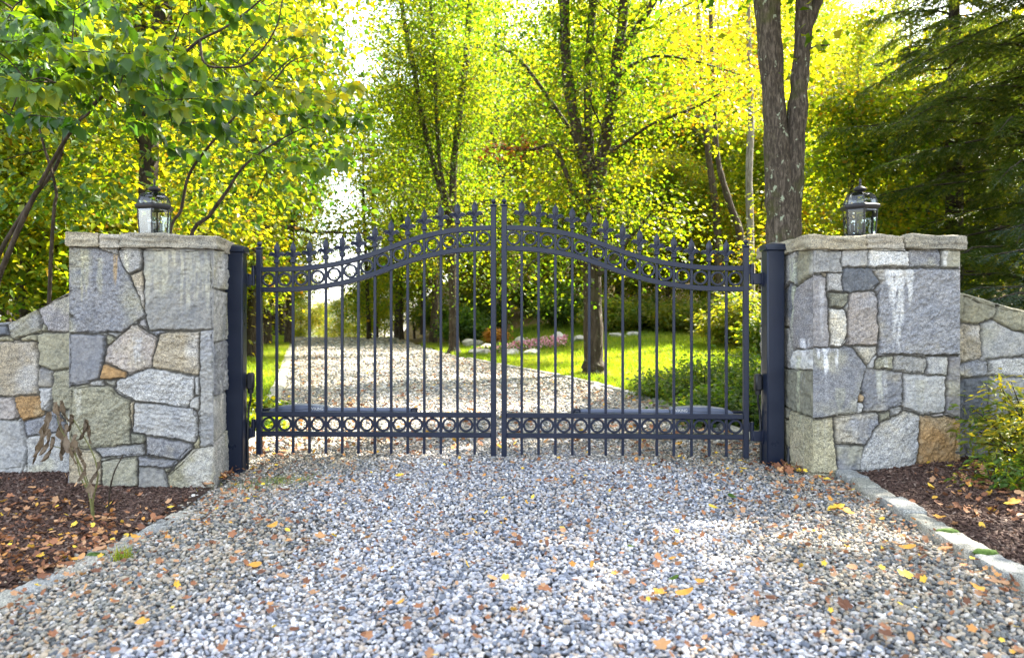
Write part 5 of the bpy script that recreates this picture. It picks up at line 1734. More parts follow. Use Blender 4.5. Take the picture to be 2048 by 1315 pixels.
HP_U = [0, .066, .138, .21, .28, .354, .424, .496, .568, .64, .71, .784, .856, .93, 1]
HP_H = [0, 0.003, .012, .040, .092, .163, .262, .388, .535, .680, .802, .893, .952, .988, 1]
hp_s = spline(np.column_stack([HP_U, HP_H]), 300)


def hp(u):
    return np.interp(u, hp_s[:, 0], hp_s[:, 1])


def finial_mb(mb, x, z, y=0.0):
    """cast fleur spear, foot at z"""
    c = (x, y, z)
    mb.box((x, y, z + 0.012), (0.027, 0.027, 0.030), bev=0.004)
    mb.lathe([(0.010, 0.026), (0.0075, 0.034), (0.009, 0.040)], 10, c)
    # spear blade: flattened, ridged
    prof = [(0.006, 0.036), (0.011, 0.060), (0.0155, 0.082), (0.0165, 0.096), (0.0130, 0.116), (0.0065, 0.128), (0.0035, 0.134), (0.0035, 0.143)]
    V, Fc = [], []
    for r, zz in prof:
        t = 0.45 if r > 0.004 else 1.0
        V += [(x - r, y, z + zz), (x, y - r * t - 0.0015, z + zz), (x + r, y, z + zz), (x, y + r * t + 0.0015, z + zz)]
    for i in range(len(prof) - 1):
        for k in range(4):
            Fc.append((i * 4 + k, i * 4 + (k + 1) % 4, (i + 1) * 4 + (k + 1) % 4, (i + 1) * 4 + k))
    Fc.append((3, 2, 1, 0))
    Fc.append(tuple(len(V) - 4 + k for k in range(4)))
    mb.add(V, Fc)
    pl = [(.007, .030), (.018, .046), (.034, .050), (.033, .060), (.020, .067), (.008, .060)]
    pl = pl + [(-a, b) for a, b in pl[::-1]]
    k = len(pl)
    mb.add([(x + a, y + q, z + b) for q in (-.0035, .0035) for a, b in pl], [tuple(range(k)), tuple(range(2 * k - 1, k - 1, -1))] + [(i, (i + 1) % k, k + (i + 1) % k, k + i) for i in range(k)])
    for s in (-1, 1):                                            # drooping side petals, two ribs each
        for pts, r0 in (([(0.002, .040), (.014, .062), (.028, .068), (.038, .059), (.042, .047)], .0062), ([(0.002, .038), (.010, .052), (.021, .057), (.030, .050), (.034, .043)], .0052)):
            q = spline([(x + s * a, y, z + b) for a, b in pts], 9)
            mb.tube(q, r0 * np.array([.8, 1, 1.1, 1.15, 1.1, 1, .85, .6, .35]), 6)
    return mb


def gate_leaf(hinge, meet, label, pickets_u):
    """local frame: x from the hinge stile to the meeting stile"""
    hinge, meet = np.array(hinge), np.array(meet)
    d = meet - hinge
    W = float(np.linalg.norm(d))
    rz = math.atan2(d[1], d[0])
    flip = d[0] < 0
    root = thing('gate_leaf', (hinge[0], hinge[1], 0), label, 'gate', 'driveway gate leaves', rz)
    g = M['gate']
    st = 0.040
    zt = lambda u: 1.4325 + 0.3045 * hp(u)
    for x, ztop, nm in ((st / 2, 1.588, 'hinge_stile'), (W - st / 2, 1.898, 'meeting_stile')):
        m = MB().box((x, 0, (ztop + 0.045) / 2), (st, st, ztop - 0.045), bev=0.004)
        s = m.obj(nm, g, root, 35)
        c = MB().box((x, 0, ztop + 0.006), (0.050, 0.050, 0.013), bev=0.004)
        c.lathe([(0.017, 0.012), (0.012, 0.018), (0.008, 0.022), (0.012, 0.024), (0.017, 0.031), (0.0185, 0.038), (0.017, 0.045), (0.011, 0.052), (0.002, 0.055)], 16, (x, 0, ztop))
        c.obj('ball_cap', g, s, 40)
    us = np.linspace(0, 1, 72)
    xi0, xi1 = st, W - st
    xs = xi0 + (xi1 - xi0) * us
    for dz, nm in ((0, 'top_rail'), (-0.151, 'curved_rail')):
        MB().sweep_rect(np.stack([xs, 0 * xs, zt(us) + dz], 1), 0.038, 0.038).obj(nm, g, root, 35)
    for zc, nm in ((0.348, 'lower_rail'), (0.200, 'bottom_rail')):
        MB().box(((xi0 + xi1) / 2, 0, zc), (xi1 - xi0, 0.038, 0.037), bev=0.004).obj(nm, g, root, 35)
    pk = 0.0195
    xp = xi0 + (xi1 - xi0) * np.array(pickets_u)
    for x, u in zip(xp, pickets_u):
        tz = float(zt(u))
        m = MB()
        segs = [(0.055, 0.182), (0.218, 0.330), (0.366, tz - 0.170 - 0.004), (tz - 0.132 + 0.004, tz - 0.019), (tz + 0.019, tz + 0.052)]
        for a, b in segs:                                        # picket passes through the rails; butted so no faces coincide
            m.box((x, 0, (a - 0.008 + b + 0.008) / 2 if 0.1 < a else (a + b + 0.008) / 2), (pk, pk, b - a + (0.016 if a > 0.1 else 0.008)), bev=0.0022)
        p = m.obj('picket', g, root, 35)
        fm = finial_mb(MB(), 0, 0)
        fm.V = [v * np.array([1.42, 1.5, 1.12]) + np.array([x, 0, tz + 0.048]) for v in fm.V]
        fm.obj('finial', g, p, 40)
    edges = [xi0] + list(xp) + [xi1]
    for k in range(len(edges) - 1):
        a, b = edges[k] + (pk / 2 if k else 0), edges[k + 1] - (pk / 2 if k < len(edges) - 2 else 0)
        xc = (a + b) / 2
        u = (xc - xi0) / (xi1 - xi0)
        MB().ring((xc, 0, float(zt(u)) - 0.0755), 0.0535, 0.0375, 0.021).obj('ring', g, root, 35)
        MB().ring((xc, 0, 0.274), 0.0535, 0.0375, 0.021).obj('ring', g, root, 35)
    # hinge barrels on the outer stile
    for z0, z1 in ((1.315, 1.465), (0.17, 0.31)):
        m = MB().lathe([(0.004, z0), (0.014, z0 + 0.003), (0.0145, (z0 + z1) / 2 - 0.001), (0.0115, (z0 + z1) / 2), (0.0145, (z0 + z1) / 2 + 0.001), (0.014, z1 - 0.003), (0.004, z1)], 14, (-0.026, 0, 0))
        m.box((-0.008, 0, (z0 + z1) / 2 + 0.03), (0.03, 0.012, 0.06), bev=0.002)
        m.box((0.0, -0.0, z1 - 0.012), (0.012, 0.046, 0.02), bev=0.002)
        m.obj('hinge', g, root, 40)
    return root, W, rz


LU = [(p - 524) / 458 for p in (554, 587, 620, 653, 686, 718.5, 751.5, 784, 817, 850, 883, 916, 950)]
RU = [(1486 - p) / 472 for p in (1453, 1419, 1384, 1349, 1315, 1281, 1247, 1213, 1180, 1146, 1112, 1078, 1044)]
HL, ML = P(513.5, 0, 5.57)[:2], P(992.5, 0, 5.50)[:2]
HR, MR = P(1497, 0, 5.42)[:2], P(1003, 0, 5.492)[:2]
gate_leaf(HL, ML, 'charcoal metal gate leaf hung on the left post, its top rail rising to the middle', LU)
gate_leaf(HR, MR, 'charcoal metal gate leaf hung on the right post, its top rail rising to the middle', RU)


def gate_post(c, rz, z0, z1, label, hinge_at, box_side):
    root = thing('gate_post', (c[0], c[1], z0), label, 'gate post', 'metal gate posts', rz)
    s = 0.127
    hgt = z1 - z0
    MB().box((0, 0, hgt / 2), (s, s, hgt), bev=0.009).obj('shaft', M['post'], root, 40)
    cap = MB().box((0, 0, hgt + 0.018), (s + 0.026, s + 0.026, 0.046), bev=0.006)
    k = (s + 0.018) / 2
    cap.add([(-k, -k, hgt + .0405), (k, -k, hgt + .0405), (k, k, hgt + .0405), (-k, k, hgt + .0405), (0, 0, hgt + .060)], [(0, 1, 4), (1, 2, 4), (2, 3, 4), (3, 0, 4)])
    cap.obj('post_cap', M['post'], root, 40)
    ci, si = math.cos(-rz), math.sin(-rz)
    h = np.array([hinge_at[0] - c[0], hinge_at[1] - c[1]])
    h = np.array([ci * h[0] - si * h[1], si * h[0] + ci * h[1]])
    sg = 1 if h[0] > 0 else -1
    for za, zb in ((1.315, 1.395), (0.17, 0.245)):
        m = MB()
        x0, x1 = sg * s / 2, h[0] - sg * 0.026
        m.box(((x0 + x1) / 2 - sg * .004, h[1], (za + zb) / 2 - z0), (abs(x1 - x0) + 0.004, 0.045, zb - za), bev=0.004)
        m.box((x0 + sg * 0.004, h[1], (za + zb) / 2 - z0 - 0.004), (0.008, 0.085, zb - za + 0.02), bev=0.002)
        m.obj('hinge_bracket', M['gate'], root, 40)
    zb = 0.60 - z0
    bx = MB().box((sg * (s / 2 + 0.030), 0.045, zb), (0.052, 0.06, 0.125), bev=0.012)
    bx.lathe([(0.02, -0.09), (0.022, -0.06)], 12, (sg * (s / 2 + 0.030), 0.045, zb))
    b = bx.obj('junction_box', M['black'], root, 40)
    q = spline([(sg * (s / 2 + .03), .045, zb - .085), (sg * (s / 2 + .028), .05, zb - .14), (sg * (s / 2 + .012), .06, zb - .22), (sg * (s / 2 + .008), .05, zb - .40), (sg * (s / 2 + .008), .05, 0.02)], 24)
    MB().tube(q, 0.009, 8).obj('cable', M['black'], b, True)
    return root


pl_ = P(472, 0, 5.46)[:2]
pr_ = P(1546, 0, 5.37)[:2]
gate_post(pl_, R(5.5), -0.09, 1.555, 'square dark metal gate post beside the left stone pillar', HL, 1)
gate_post(pr_, R(0.5), -0.05, 1.560, 'square dark metal gate post beside the right stone pillar', HR, -1)
for pts, lab in (([P(452, 832, 5.42), P(443, 850, 5.40), P(441, 885, 5.36), P(446, 920, 5.33), P(449, 945, 5.30)], 'black conduit hose curling out of the gravel at the left gate post'),
                 ([P(1566, 853, 5.40), P(1572, 868, 5.37), P(1577, 890, 5.34), P(1577, 920, 5.30), P(1575, 935, 5.28)], 'black conduit hose curling out of the gravel at the right gate post')):
    m = MB().tube(spline(pts, 20), 0.0145, 10)
    tag(m.obj('conduit_hose', M['black'], None, True), lab, 'hose', 'conduit hoses')


def text_mesh(word, size, depth):
    cu = bpy.data.curves.new('lettering', 'FONT')
    cu.body = word
    cu.size = size
    cu.extrude = depth
    cu.align_x = 'CENTER'
    ob = bpy.data.objects.new('lettering', cu)
    COL.objects.link(ob)
    bpy.context.view_layer.update()
    me = bpy.data.meshes.new_from_object(ob.evaluated_get(bpy.context.evaluated_depsgraph_get()))
    bpy.data.objects.remove(ob)
    bpy.data.curves.remove(cu)
    me.name = 'lettering'
    me.materials.clear()
    me.materials.append(M['white_ink'])
    return me


def opener(hinge, meet, xa, xb, xc, xtext, label, sgn):
    """swing-gate operator behind the lower rail; x measured along the gate from the hinge"""
    hinge, meet = np.array(hinge), np.array(meet)
    d = (meet - hinge) / np.linalg.norm(meet - hinge)
    nrm = np.array([-d[1], d[0]])
    if nrm[1] < 0:
        nrm = -nrm
    c = hinge + nrm * 0.11
    root = thing('gate_opener', (c[0], c[1], 0.315), label, 'gate opener', 'swing gate openers', math.atan2(d[1], d[0]) if sgn > 0 else math.atan2(-d[1], -d[0]))
    S = sgn
    prof = spline([(xa, .012), (xa + .004, .045), (xa + .03, .068), (xa + .10, .084), (xa + .20, .094), (xa + .30, .095), (xb - .05, .086), (xb - .01, .082)], 26)
    prof = np.vstack([prof, [(xb, .075), (xb + .0, 0.002), (xa + .01, 0.0)]])
    m = MB()
    n = len(prof)
    V = []
    for y, ins in ((-.055, .007), (-.048, 0), (.048, 0), (.055, .007)):
        cen = prof.mean(0)
        for x, z in prof:
            q = np.array([x, z])
            v = q - cen
            q = q - v / np.linalg.norm(v) * ins
            V.append((S * q[0], y, q[1]))
    Fc = [[r * n + k, r * n + (k + 1) % n, (r + 1) * n + (k + 1) % n, (r + 1) * n + k] for r in range(3) for k in range(n)]
    Fc += [list(range(n))[::-1], [3 * n + k for k in range(n)]]
    m.add(V, Fc)
    hs = m.obj('motor_housing', M['plastic'], root, 30)
    L = xc - xb
    t = MB().box((S * (xb + L / 2), 0, .042), (L, .060, .056), bev=.010)
    t.box((S * (xb + L / 2), -.031, .052), (L - .01, .008, .010), bev=.002)
    t.obj('piston_arm', M['plastic'], root, 30)
    e = MB().box((S * (xc + .022), -.03, .05), (.05, .03, .05), bev=.006)
    e.box((S * (xc + .022), -.062, .05), (.03, .05, .02), bev=.003)
    e.obj('end_bracket', M['gate'], root, 35)
    e = MB().box((S * (xa - .05), 0, .045), (.13, .03, .035), bev=.005)
    e.obj('rear_bracket', M['gate'], root, 35)
    sm = MB().tube([(S * (xa + .05), -.0555, .060), (S * (xa + .18), -.0562, .060), (S * (xa + .24), -.0562, .058), (S * (xb - .02), -.0562, .074)], 0.0016, 5)
    sm.obj('cover_seam', M['black'], hs)
    me = text_mesh('VIKING', 0.031, 0.0012)
    to = bpy.data.objects.new('lettering', me)
    link(to, hs)
    to.location = (S * xtext, -.0568, .0575)
    to.rotation_euler = (R(90), 0, 0)
    to.scale = (0.9, 1, 1)


mpl = 5.66 / F
opener(HL, ML, (530 - 513.5) * mpl, (646 - 513.5) * mpl, (816 - 513.5) * mpl, (633 - 513.5) * mpl - 0.012, 'grey gate opener with white lettering bolted behind the left gate leaf', 1)
opener(HR, MR, (1497 - 1474) * mpl, (1497 - 1352) * mpl, (1497 - 1176) * mpl, (1497 - 1372) * mpl, 'grey gate opener with white lettering bolted behind the right gate leaf', -1)


# ------------------------------------------------------------------ lanterns
def lantern(loc, a0, label, bright=None):
    root = thing('pier_lantern', loc, label, 'lantern', 'lanterns on the gate pillars')
    lm = M['lantern']
    ang = [R(a0 + 60 * k) for k in range(6)]
    pt = lambda r, a, z: np.array([r * math.sin(a), -r * math.cos(a), z])
    hexl = lambda prof: MB().lathe([(r, z) for r, z in prof], 6, (0, 0, 0), R(a0 - 90))
    hexl([(.108, 0), (.116, .006), (.118, .014), (.112, .022), (.102, .026), (.100, .030)]).obj('base', lm, root, 20)
    rb, rt_, z0, z1 = .104, .116, .028, .222
    cg = MB()
    for a in ang:
        cg.tube([pt(rb, a, z0), pt(rt_, a, z1)], .0052, 6)
    for k in range(6):
        for r, z in ((rb, z0 + .003), (rt_, z1 - .003)):
            cg.tube([pt(r, ang[k], z), pt(r, ang[(k + 1) % 6], z)], .0045, 6)
    cg.obj('cage', lm, root, 40)
    for k in range(6):
        a, b = ang[k], ang[(k + 1) % 6]
        q = np.array([pt(rb, a, z0), pt(rb, b, z0), pt(rt_, b, z1), pt(rt_, a, z1)])
        cen = q.mean(0)
        n = np.cross(q[1] - q[0], q[3] - q[0])
        n /= np.linalg.norm(n)
        out = cen + (q - cen) * .955
        inn = cen + (q - cen) * .83 + n * .0028
        V = np.vstack([out, inn, out - n * .0012])
        m = MB().add(V, [(4, 5, 6, 7), (0, 1, 5, 4), (1, 2, 6, 5), (2, 3, 7, 6), (3, 0, 4, 7)])
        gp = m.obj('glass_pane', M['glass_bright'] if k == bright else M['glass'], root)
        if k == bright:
            gp['label'] = 'front pane with a pale painted sky reflection'
    hexl([(.112, .216), (.126, .220), (.135, .228), (.138, .238), (.134, .247), (.122, .254), (.108, .257)]).obj('roof_rim', lm, root, 20)
    dome = lambda t: (.108 * math.cos(t * 1.28) ** .9 + .004, .256 + .083 * math.sin(t * 1.5708))
    ts = np.linspace(0, 1, 9)
    rib = MB()
    for a in ang:
        rib.tube([pt(dome(t)[0] + .001, a, dome(t)[1]) for t in ts], np.linspace(.0042, .0036, 9), 6)
    rib.obj('dome_rib', lm, root, 40)
    for k in range(6):
        V, Fc = [], []
        for t in ts:
            r, z = dome(t)
            V += [pt(r * .985, ang[k], z), pt(r * .985, ang[(k + 1) % 6], z)]
        Fc = [(2 * i, 2 * i + 1, 2 * i + 3, 2 * i + 2) for i in range(8)]
        MB().add(V, Fc).obj('dome_pane', M['glass'], root, True)
    MB().lathe([(.038, .330), (.040, .337), (.030, .343), (.016, .347), (.020, .350), (.034, .353), (.043, .362), (.044, .368), (.036, .378), (.020, .387), (.009, .392), (.007, .400), (.010, .403), (.006, .406),
                (.0085, .415), (.0095, .423), (.007, .434), (.003, .443), (.001, .446)], 22).obj('finial', lm, root, 40)
    MB().lathe([(.05, .030), (.05, .034), (.012, .040), (.010, .075), (.004, .08)], 14).obj('stem', lm, root, 40)
    for k in range(3):
        a = R(a0 + 20 + 120 * k)
        c = pt(.045, a, 0)
        s = MB().lathe([(.017, .060), (.020, .066), (.012, .070), (.0095, .072), (.0095, .112), (.006, .114)], 12, c)
        s.tube([(0, 0, .06), tuple(pt(.02, a, .052)), tuple(pt(.045, a, .062))], .004, 6)
        so = s.obj('candle', M['candle'] if bright is not None else M['lantern'], root, 40)
        MB().lathe([(.006, .113), (.010, .120), (.0145, .132), (.0145, .142), (.010, .156), (.004, .170), (.001, .180)], 12, c).obj('bulb', M['bulb'], so, True)


zl = zcap + 0.094
q = P(309, 0, 5.33)
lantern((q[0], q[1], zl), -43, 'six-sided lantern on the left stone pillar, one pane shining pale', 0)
q = P(1720, 0, 5.33)
lantern((q[0], q[1], zl), -11, 'six-sided clear lantern on the right stone pillar showing its candle bulbs')


# ------------------------------------------------------------------ wilted plant and bare stick
def wilted():
    rng = np.random.default_rng(9)
    b = P(186, 1035, 4.12)
    zb = mulch_z(b[0], b[1])
    root = thing('wilted_plant', (b[0], b[1], zb), 'wilted plant with shrivelled brown leaves standing before the left pillar', 'plant')
    o3 = np.array(root.location)
    w = MB()
    stems = [[(186, 1040), (178, 985), (160, 930), (135, 880), (118, 850), (112, 815)], [(188, 1040), (186, 1000), (196, 950), (185, 905), (160, 860), (145, 835)], [(178, 985), (160, 950), (150, 900), (140, 872)], [(186, 1000), (175, 960), (168, 940)],
             [(150, 905), (120, 895), (100, 890)], [(160, 860), (172, 850), (178, 858)]]
    for i, s in enumerate(stems):
        q = spline([P(x, y, 4.12 + 0.02 * i) - o3 for x, y in s], 16)
        w.tube(q, np.linspace(0.0062 if i < 2 else 0.0035, 0.002, 16), 7)
    w.obj('stems', plain_mat('olive_stem', (.12, .12, .035), .6, .4, 30), root, True)
    # hanging crumpled leaves
    spots = [(112, 815, 44), (124, 812, 48), (100, 835, 50), (118, 848, 60), (95, 870, 58), (84, 880, 52), (104, 885, 55), (75, 905, 40), (132, 860, 56), (128, 890, 44), (142, 840, 40), (172, 850, 46), (178, 862, 40), (150, 880, 40),
             (155, 905, 34), (140, 905, 40), (165, 935, 46), (182, 970, 40), (196, 935, 42), (90, 850, 44)]
    V, Fc, lc, off = [], [], [], 0
    for x, y, L in spots:
        p = P(x, y - 12, 4.12 + rng.normal(0, 0.05)) - o3
        Lm = L * 4.12 / F * .92
        n, m = 12, 7
        az = rng.uniform(0, 6.28)
        wd = Lm * rng.uniform(.13, .22)
        lean = rng.normal(0, .22, 2)
        for i in range(n):
            t = i / (n - 1)
            ww = wd * math.sin(math.pi * min(1, t * .92 + .06)) ** .8
            for j in range(m):
                s = j / (m - 1) * 2 - 1
                curl = 2.1 + 1.0 * math.sin(6 * t + az)
                xx = ww * math.sin(s * curl) / curl * 1.1
                yy = ww * (1 - math.cos(s * curl)) / curl * .9
                ww_ = .005 * math.sin(13 * t + az * 2 + s * 5)
                xx += .006 * math.sin(9 * t + az * 2 + s * 2) + ww_
                yy += .006 * math.cos(8 * t + az * 3 + s * 3) - ww_
                V.append(p + np.array([xx * math.cos(az) - yy * math.sin(az) + lean[0] * Lm * t * t, xx * math.sin(az) + yy * math.cos(az) + lean[1] * Lm * t, -Lm * t]))
        for i in range(n - 1):
            for j in range(m - 1):
                Fc.append((off + i * m + j, off + i * m + j + 1, off + (i + 1) * m + j + 1, off + (i + 1) * m + j))
        lc += list(np.clip(rng.uniform(.2, .8) + rng.normal(0, .05, n * m), 0, 1))
        off += n * m
    np_obj('withered_leaves', np.array(V), [np.array(Fc)], M['leaf_dead'], root, smooth=True, attrs={'lc': np.array(lc)})
    s = spline([P(217, 1026, 4.2), P(219, 985, 4.2), P(228, 945, 4.2), P(246, 909, 4.22)], 14)
    s[0][2] = mulch_z(s[0][0], s[0][1]) - 0.01
    ob = MB().tube(s, np.linspace(.006, .003, 14) * (1 + 0.15 * np.sin(np.arange(14) * 2.2)), 7).obj('bare_stick', M['twig'], None, True)
    tag(ob, 'thin bare dark stick standing in the mulch beside the wilted plant', 'stick')


wilted()


# ------------------------------------------------------------------ fallen leaves
def leaf_shape(kind, seed):
    rng = np.random.default_rng(seed)
    n = 28
    th = np.linspace(0, 2 * math.pi, n, endpoint=False)
    if kind == 'lobed':
        r = .62 + .38 * np.abs(np.cos(2.5 * th)) ** .8 * (0.8 + .2 * np.cos(th)) + rng.normal(0, .05, n)
        r[n // 2 - 1:n // 2 + 2] *= .75
        x, y = r * np.cos(th), r * np.sin(th) * .92
    else:
        x, y = np.cos(th), .52 * np.sin(th) * (1 - .25 * np.cos(th)) + rng.normal(0, .012, n)
    q = np.stack([x, y], 1)
    rings = [np.zeros((1, 2))] + [q * k for k in (.5, 1)]
    A = np.concatenate(rings)
    z = .16 * np.abs(A[:, 1]) ** 1.3 * rng.uniform(.6, 2.2) + .28 * rng.uniform(-.2, 1) * A[:, 0] ** 2 + .13 * fbm(np.column_stack([A * 1.9, np.full(len(A), seed * 1.0)]), 3, seed)
    Fc = [(0, 1 + k, 1 + (k + 1) % n) for k in range(n)]
    Fq = [(1 + k, 1 + n + k, 1 + n + (k + 1) % n, 1 + (k + 1) % n) for k in range(n)]
    return np.column_stack([A, z]), np.array(Fc), np.array(Fq)


LCOL = [(.05, 'dark brown'), (.3, 'reddish brown'), (.55, 'pale tan'), (.72, 'light orange'), (.88, 'orange'), (.99, 'yellow')]
LM = {}
for ci, (v, nm) in enumerate(LCOL):
    for si, kd in enumerate(('lobed', 'oval', 'lobed')):
        V, f3, f4 = leaf_shape(kd, 300 + ci * 7 + si * 3)
        LM[(ci, si)] = np_mesh('fallen_leaf', V, [f3, f4], True, {'lc': np.clip(np.full(len(V), v) + .05 * fbm(V * 2.5, 2, ci), 0, 1)}, (M['litter'],))
        if ci == 5 and si == 1:
            LM['green'] = np_mesh('fallen_leaf', V, [f3, f4], True, {'lc': np.full(len(V), .45)}, (M['leaf_big'],))


def fallen(x, y, ci, si, size, z, label, group, rng, tl=0.2):
    o = bpy.data.objects.new('fallen_leaf', LM[(ci, si)] if ci != 'green' else LM['green'])
    o.location = (x, y, z)
    o.rotation_euler = (rng.normal(0, tl), rng.normal(0, tl), rng.uniform(0, 6.28))
    o.scale = (size, size, size)
    link(o)
    tag(o, label, 'fallen leaf', group)


def gz(x, y):
    return float(G(x, y)) + 0.037


rng = np.random.default_rng(88)
NAMED = [(507, 1140, 5, 1, 30, 'largest pale yellow oval leaf lying on open gravel'), (283, 1250, 4, 0, 26, 'orange-brown curled leaf on gravel nearest the lower left'), (545, 1057, 4, 1, 24, 'orange leaf with a brown one on the gravel before the left pillar'),
         (868, 1068, 1, 1, 20, 'small dark red leaf on the gravel before the gate middle'), (1430, 1022, 5, 1, 24, 'bright yellow leaf on the gravel, closer to the right pillar'), (1320, 1195, 4, 0, 28, 'torn orange leaf on the foreground gravel'),
         (1487, 943, 5, 0, 18, 'yellow leaf just before the right gate post'), (1540, 1207, 0, 0, 26, 'dark brown leaf flat on the right foreground gravel'), (640, 1080, 3, 0, 22, 'tan leaf pair on the gravel left of the middle'), (1672, 1024, 5, 0, 36, 'big yellow leaf in the leaf drift at the right kerb'),
         (1690, 1030, 4, 0, 36, 'big orange leaf in the leaf drift at the right kerb'), (1815, 1103, 4, 1, 26, 'orange-yellow leaf beside the mossy right kerb stone'), (1810, 1158, 5, 0, 28, 'deep yellow leaf before the right kerb stones'), (1703, 1145, 1, 1, 30, 'rust-brown oval leaf on gravel below the right kerb'),
         (1630, 1178, 1, 0, 30, 'pinkish brown leaf on gravel toward the lower right'), (1955, 1200, 4, 0, 28, 'orange leaf at the lower right kerb'), (2000, 1190, 2, 0, 40, 'large tan lobed leaf on the lowest right kerb stone'), (1800, 1262, 2, 0, 30, 'pale tan leaf on gravel in the lower right'),
         (270, 1058, 5, 0, 20, 'yellow leaf on the left kerb stones'), (1400, 1172, 4, 0, 20, 'light orange leaf in the middle of the right gravel'), (1880, 1052, 4, 0, 26, 'orange leaf pair lying on the right mulch'), (2028, 1040, 5, 0, 22, 'yellow leaf on the mulch at the right edge'),
         (800, 1215, 4, 1, 16, 'little orange leaf on the lower gravel'), (200, 950 + 130, 2, 0, 24, 'pale leaf against the left kerb')]
for px, py, ci, si, sp, lab in NAMED:
    d = (H - 0.02) * F / (py - HY)
    x = px_x(px, d)
    fallen(x, d, ci if px % 3 else min(ci, 4), si, sp * d / F * .62, gz(x, d) + (0.03 if px > 1850 else 0.004), lab, None, rng)
cnt = 0
PW = [.24, .33, .24, .10, .05, .04]
while cnt < 265:
    y = 2.3 + 8.0 * rng.random() ** 1.25
    x = rng.uniform(-2.2, 2.1)
    if abs(x) > y * .70 or not (xl(y) + .05 < x < xr(y) - .05):
        continue
    edge = min(x - xl(y), xr(y) - x)
    if rng.random() > (0.42 + 0.58 * math.exp(-edge / .55)):
        continue
    if 5.35 < y < 5.65:
        continue
    ci = int(rng.choice(6, p=PW))
    si = int(rng.integers(0, 3))
    where = 'before' if y < 5.4 else 'behind'
    fallen(x, y, ci, si, (.013 + .024 * rng.random() ** 1.6) * (1.3 if y > 5.6 else 1), gz(x, y) + rng.uniform(-.004, .008), LCOL[ci][1] + ' fallen leaf lying loose on the grey gravel ' + where + ' the gate',
           LCOL[ci][1] + ' leaves on the gravel ' + where + ' the gate', rng, .16)
    cnt += 1
for px, py in ((1345, 1165), (1465, 998), (1262, 1100)):
    d = (H - 0.02) * F / (py - HY)
    x = px_x(px, d)
    fallen(x, d, 'green', 1, .032, gz(x, d), 'fresh green fallen leaf lying on the grey gravel', 'green leaves on the gravel', rng)


def litter(name, label, pts, seed, zf, smin=.020, smax=.045):
    rng = np.random.default_rng(seed)
    V, F3, F4, lc, off = [], [], [], [], 0
    shp = [leaf_shape(k, 400 + i) for i, k in enumerate(('lobed', 'oval', 'lobed', 'oval', 'lobed'))]
    Rm = rotmats(len(pts), rng, .45)
    for i, (x, y) in enumerate(pts):
        v, f3, f4 = shp[i % 5]
        s = rng.uniform(smin, smax)
        V.append((v * s) @ Rm[i].T + np.array([x, y, zf(x, y) + rng.uniform(.004, .035)]))
        F3.append(f3 + off)
        F4.append(f4 + off)
        lc.append(np.full(len(v), np.clip(rng.choice([.1, .25, .35, .45, .6, .7, .85, .97], p=[.24, .17, .13, .13, .14, .08, .06, .05]) + rng.normal(0, .04), 0, 1)))
        off += len(v)
    o = np_obj(name, np.concatenate(V), [np.concatenate(F3), np.concatenate(F4)], M['litter'], smooth=True, attrs={'lc': np.concatenate(lc)})
    tag(o, label, 'leaf litter', kind='stuff')


rng = np.random.default_rng(17)
pts = []
while len(pts) < 950:                                            # left bed: thick before the wall, thinning towards the pillar
    px, py = rng.uniform(-150, 400), rng.uniform(945, 1170)
    d = (H - .03) * F / (py - HY)
    x = px_x(px, d)
    if x > xl(d) - .04:
        continue
    if rng.random() < (.9 if 985 < py < 1120 else .28) * (1 if px < 230 else .5):
        pts.append((x, d))
litter('leaf_litter', 'rusty autumn leaves drifted over the mulch round the wilted plant', pts, 18, mulch_z, .010, .026)
pts = []
while len(pts) < 600:
    px, py = rng.uniform(1700, 2200), rng.uniform(915, 1150)
    d = (H - .06) * F / (py - HY)
    x = px_x(px, d)
    if x < xr(d) + .14:
        continue
    c = math.exp(-((px - 2040) / 130) ** 2 - ((py - 965) / 40) ** 2)
    if rng.random() < c + .045:
        pts.append((x, d))
litter('leaf_litter', 'brown and orange leaves heaped under the green shrub at the right wall', pts, 19, mulch_z, .012, .032)
pts = [(P(1585, 915, 5.05)[0] + rng.normal(0, .07), 5.12 + rng.normal(0, .07)) for _ in range(45)]
pts += [(-2.03 + rng.normal(0, .03), 5.15 + rng.normal(0, .12)) for _ in range(30)]
litter('leaf_litter', 'dry brown leaves caught between gate posts and stone pillars', pts, 20, lambda x, y: float(G(x, y)) + .015, .018, .035)
pts = []
while len(pts) < 1500:
    y = 6 + 16 * rng.random() ** 1.6
    x = rng.uniform(xl(y) + .05, xr(y) - .05)
    if rng.random() < .35 + .65 * math.exp(-min(x - xl(y), xr(y) - x) / .5):
        pts.append((x, y))
litter('leaf_litter', 'small dry leaves scattered over the drive beyond the gate', pts, 22, lambda x, y: float(G(x, y)) + .005, .018, .036)
pts = []
while len(pts) < 2300:
    y = 2.2 + 3.6 * rng.random()
    x = rng.uniform(xl(y) + .02, xr(y) - .02)
    if rng.random() < .22 + .9 * math.exp(-(xr(y) - x) / .5) + .7 * math.exp(-(x - xl(y)) / .4):
        pts.append((x, y))
litter('leaf_fragments', 'crumbled bits of brown leaf sifted among the pebbles before the gate', pts, 24, lambda x, y: float(G(x, y)) + .016, .007, .020)
pts = [(float(xr(y)) + abs(rng.normal(0, 2.5)) + .1, y) for y in 8 + 16 * rng.random(500)]
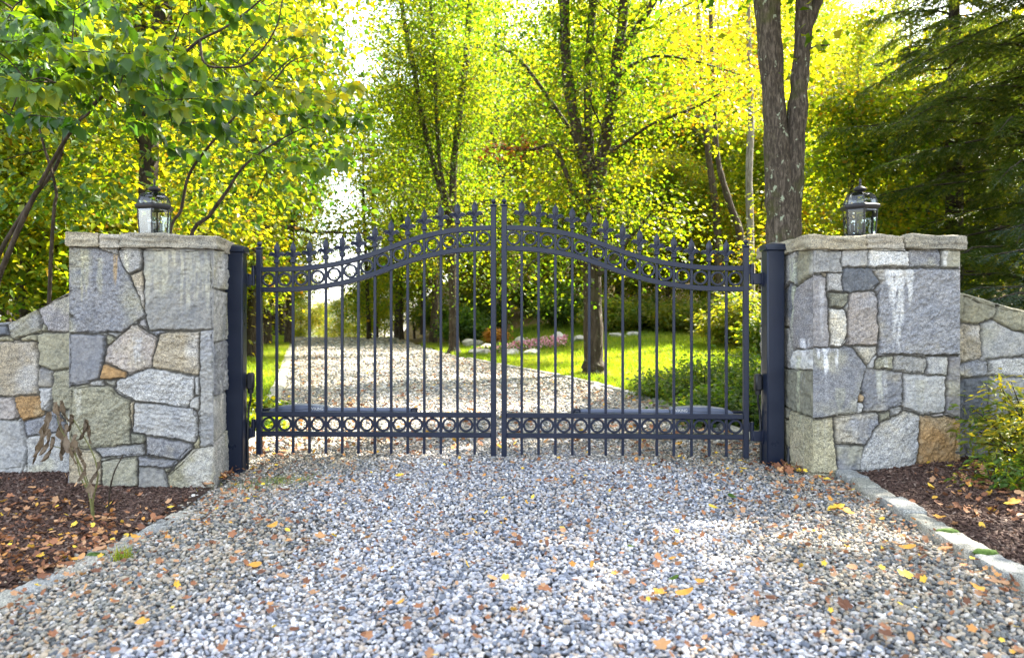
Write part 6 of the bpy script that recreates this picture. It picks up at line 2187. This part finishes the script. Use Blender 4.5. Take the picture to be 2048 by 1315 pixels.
litter('leaf_litter', 'stray yellow-brown leaves lying on the lawn grass', pts, 23, lambda x, y: float(G(x, y)) + .01, .03, .05)


# ------------------------------------------------------------------ light, sky, camera
SUN_AZ, SUN_EL = 52.0, 45.0
wd = bpy.data.worlds.new('World')
SC.world = wd
wd.use_nodes = True
nt = wd.node_tree
bg = nt.nodes['Background']
sky = nt.nodes.new('ShaderNodeTexSky')
sky.sky_type = 'NISHITA'
sky.sun_disc = False
sky.sun_elevation = R(SUN_EL)
sky.sun_rotation = R(SUN_AZ)
sky.air_density = 1.0
sky.dust_density = 2.0
sky.ozone_density = 1.0
hs = N(nt, 'ShaderNodeHueSaturation', {'Saturation': 0.52, 'Color': sky.outputs[0]})      # thin high cloud
nt.links.new(hs.outputs[0], bg.inputs[0])
bg.inputs[1].default_value = 0.15
ld = bpy.data.lights.new('sun', 'SUN')
ld.energy = 4.4
ld.angle = R(0.5)
ld.color = (1.0, 0.93, 0.80)
lo = bpy.data.objects.new('sun', ld)
COL.objects.link(lo)
s = Vector((math.sin(R(SUN_AZ)) * math.cos(R(SUN_EL)), math.cos(R(SUN_AZ)) * math.cos(R(SUN_EL)), math.sin(R(SUN_EL))))
lo.rotation_euler = s.to_track_quat('Z', 'Y').to_euler()
lo.location = s * 60

cd = bpy.data.cameras.new('camera')
cd.sensor_width = 36
cd.lens = 36 * F / 2048
cd.shift_y = -(657.5 - HY) / 2048
cd.clip_start = 0.05
cd.clip_end = 2000
cd.dof.use_dof = True
cd.dof.focus_distance = 5.3
cd.dof.aperture_fstop = 2.5
co = bpy.data.objects.new('camera', cd)
COL.objects.link(co)
co.location = (0, 0, H)
co.rotation_euler = (R(90), 0, 0)
SC.camera = co

SC.view_settings.view_transform = 'Standard'
SC.view_settings.look = 'None'
SC.view_settings.exposure = 2.85
SC.view_settings.gamma = 1.0
cy = SC.cycles
cy.max_bounces = 14
cy.diffuse_bounces = 6
cy.transmission_bounces = 12
cy.transparent_max_bounces = 12
cy.sample_clamp_indirect = 6
cy.caustics_reflective = False
cy.caustics_refractive = False
cy.use_denoising = True
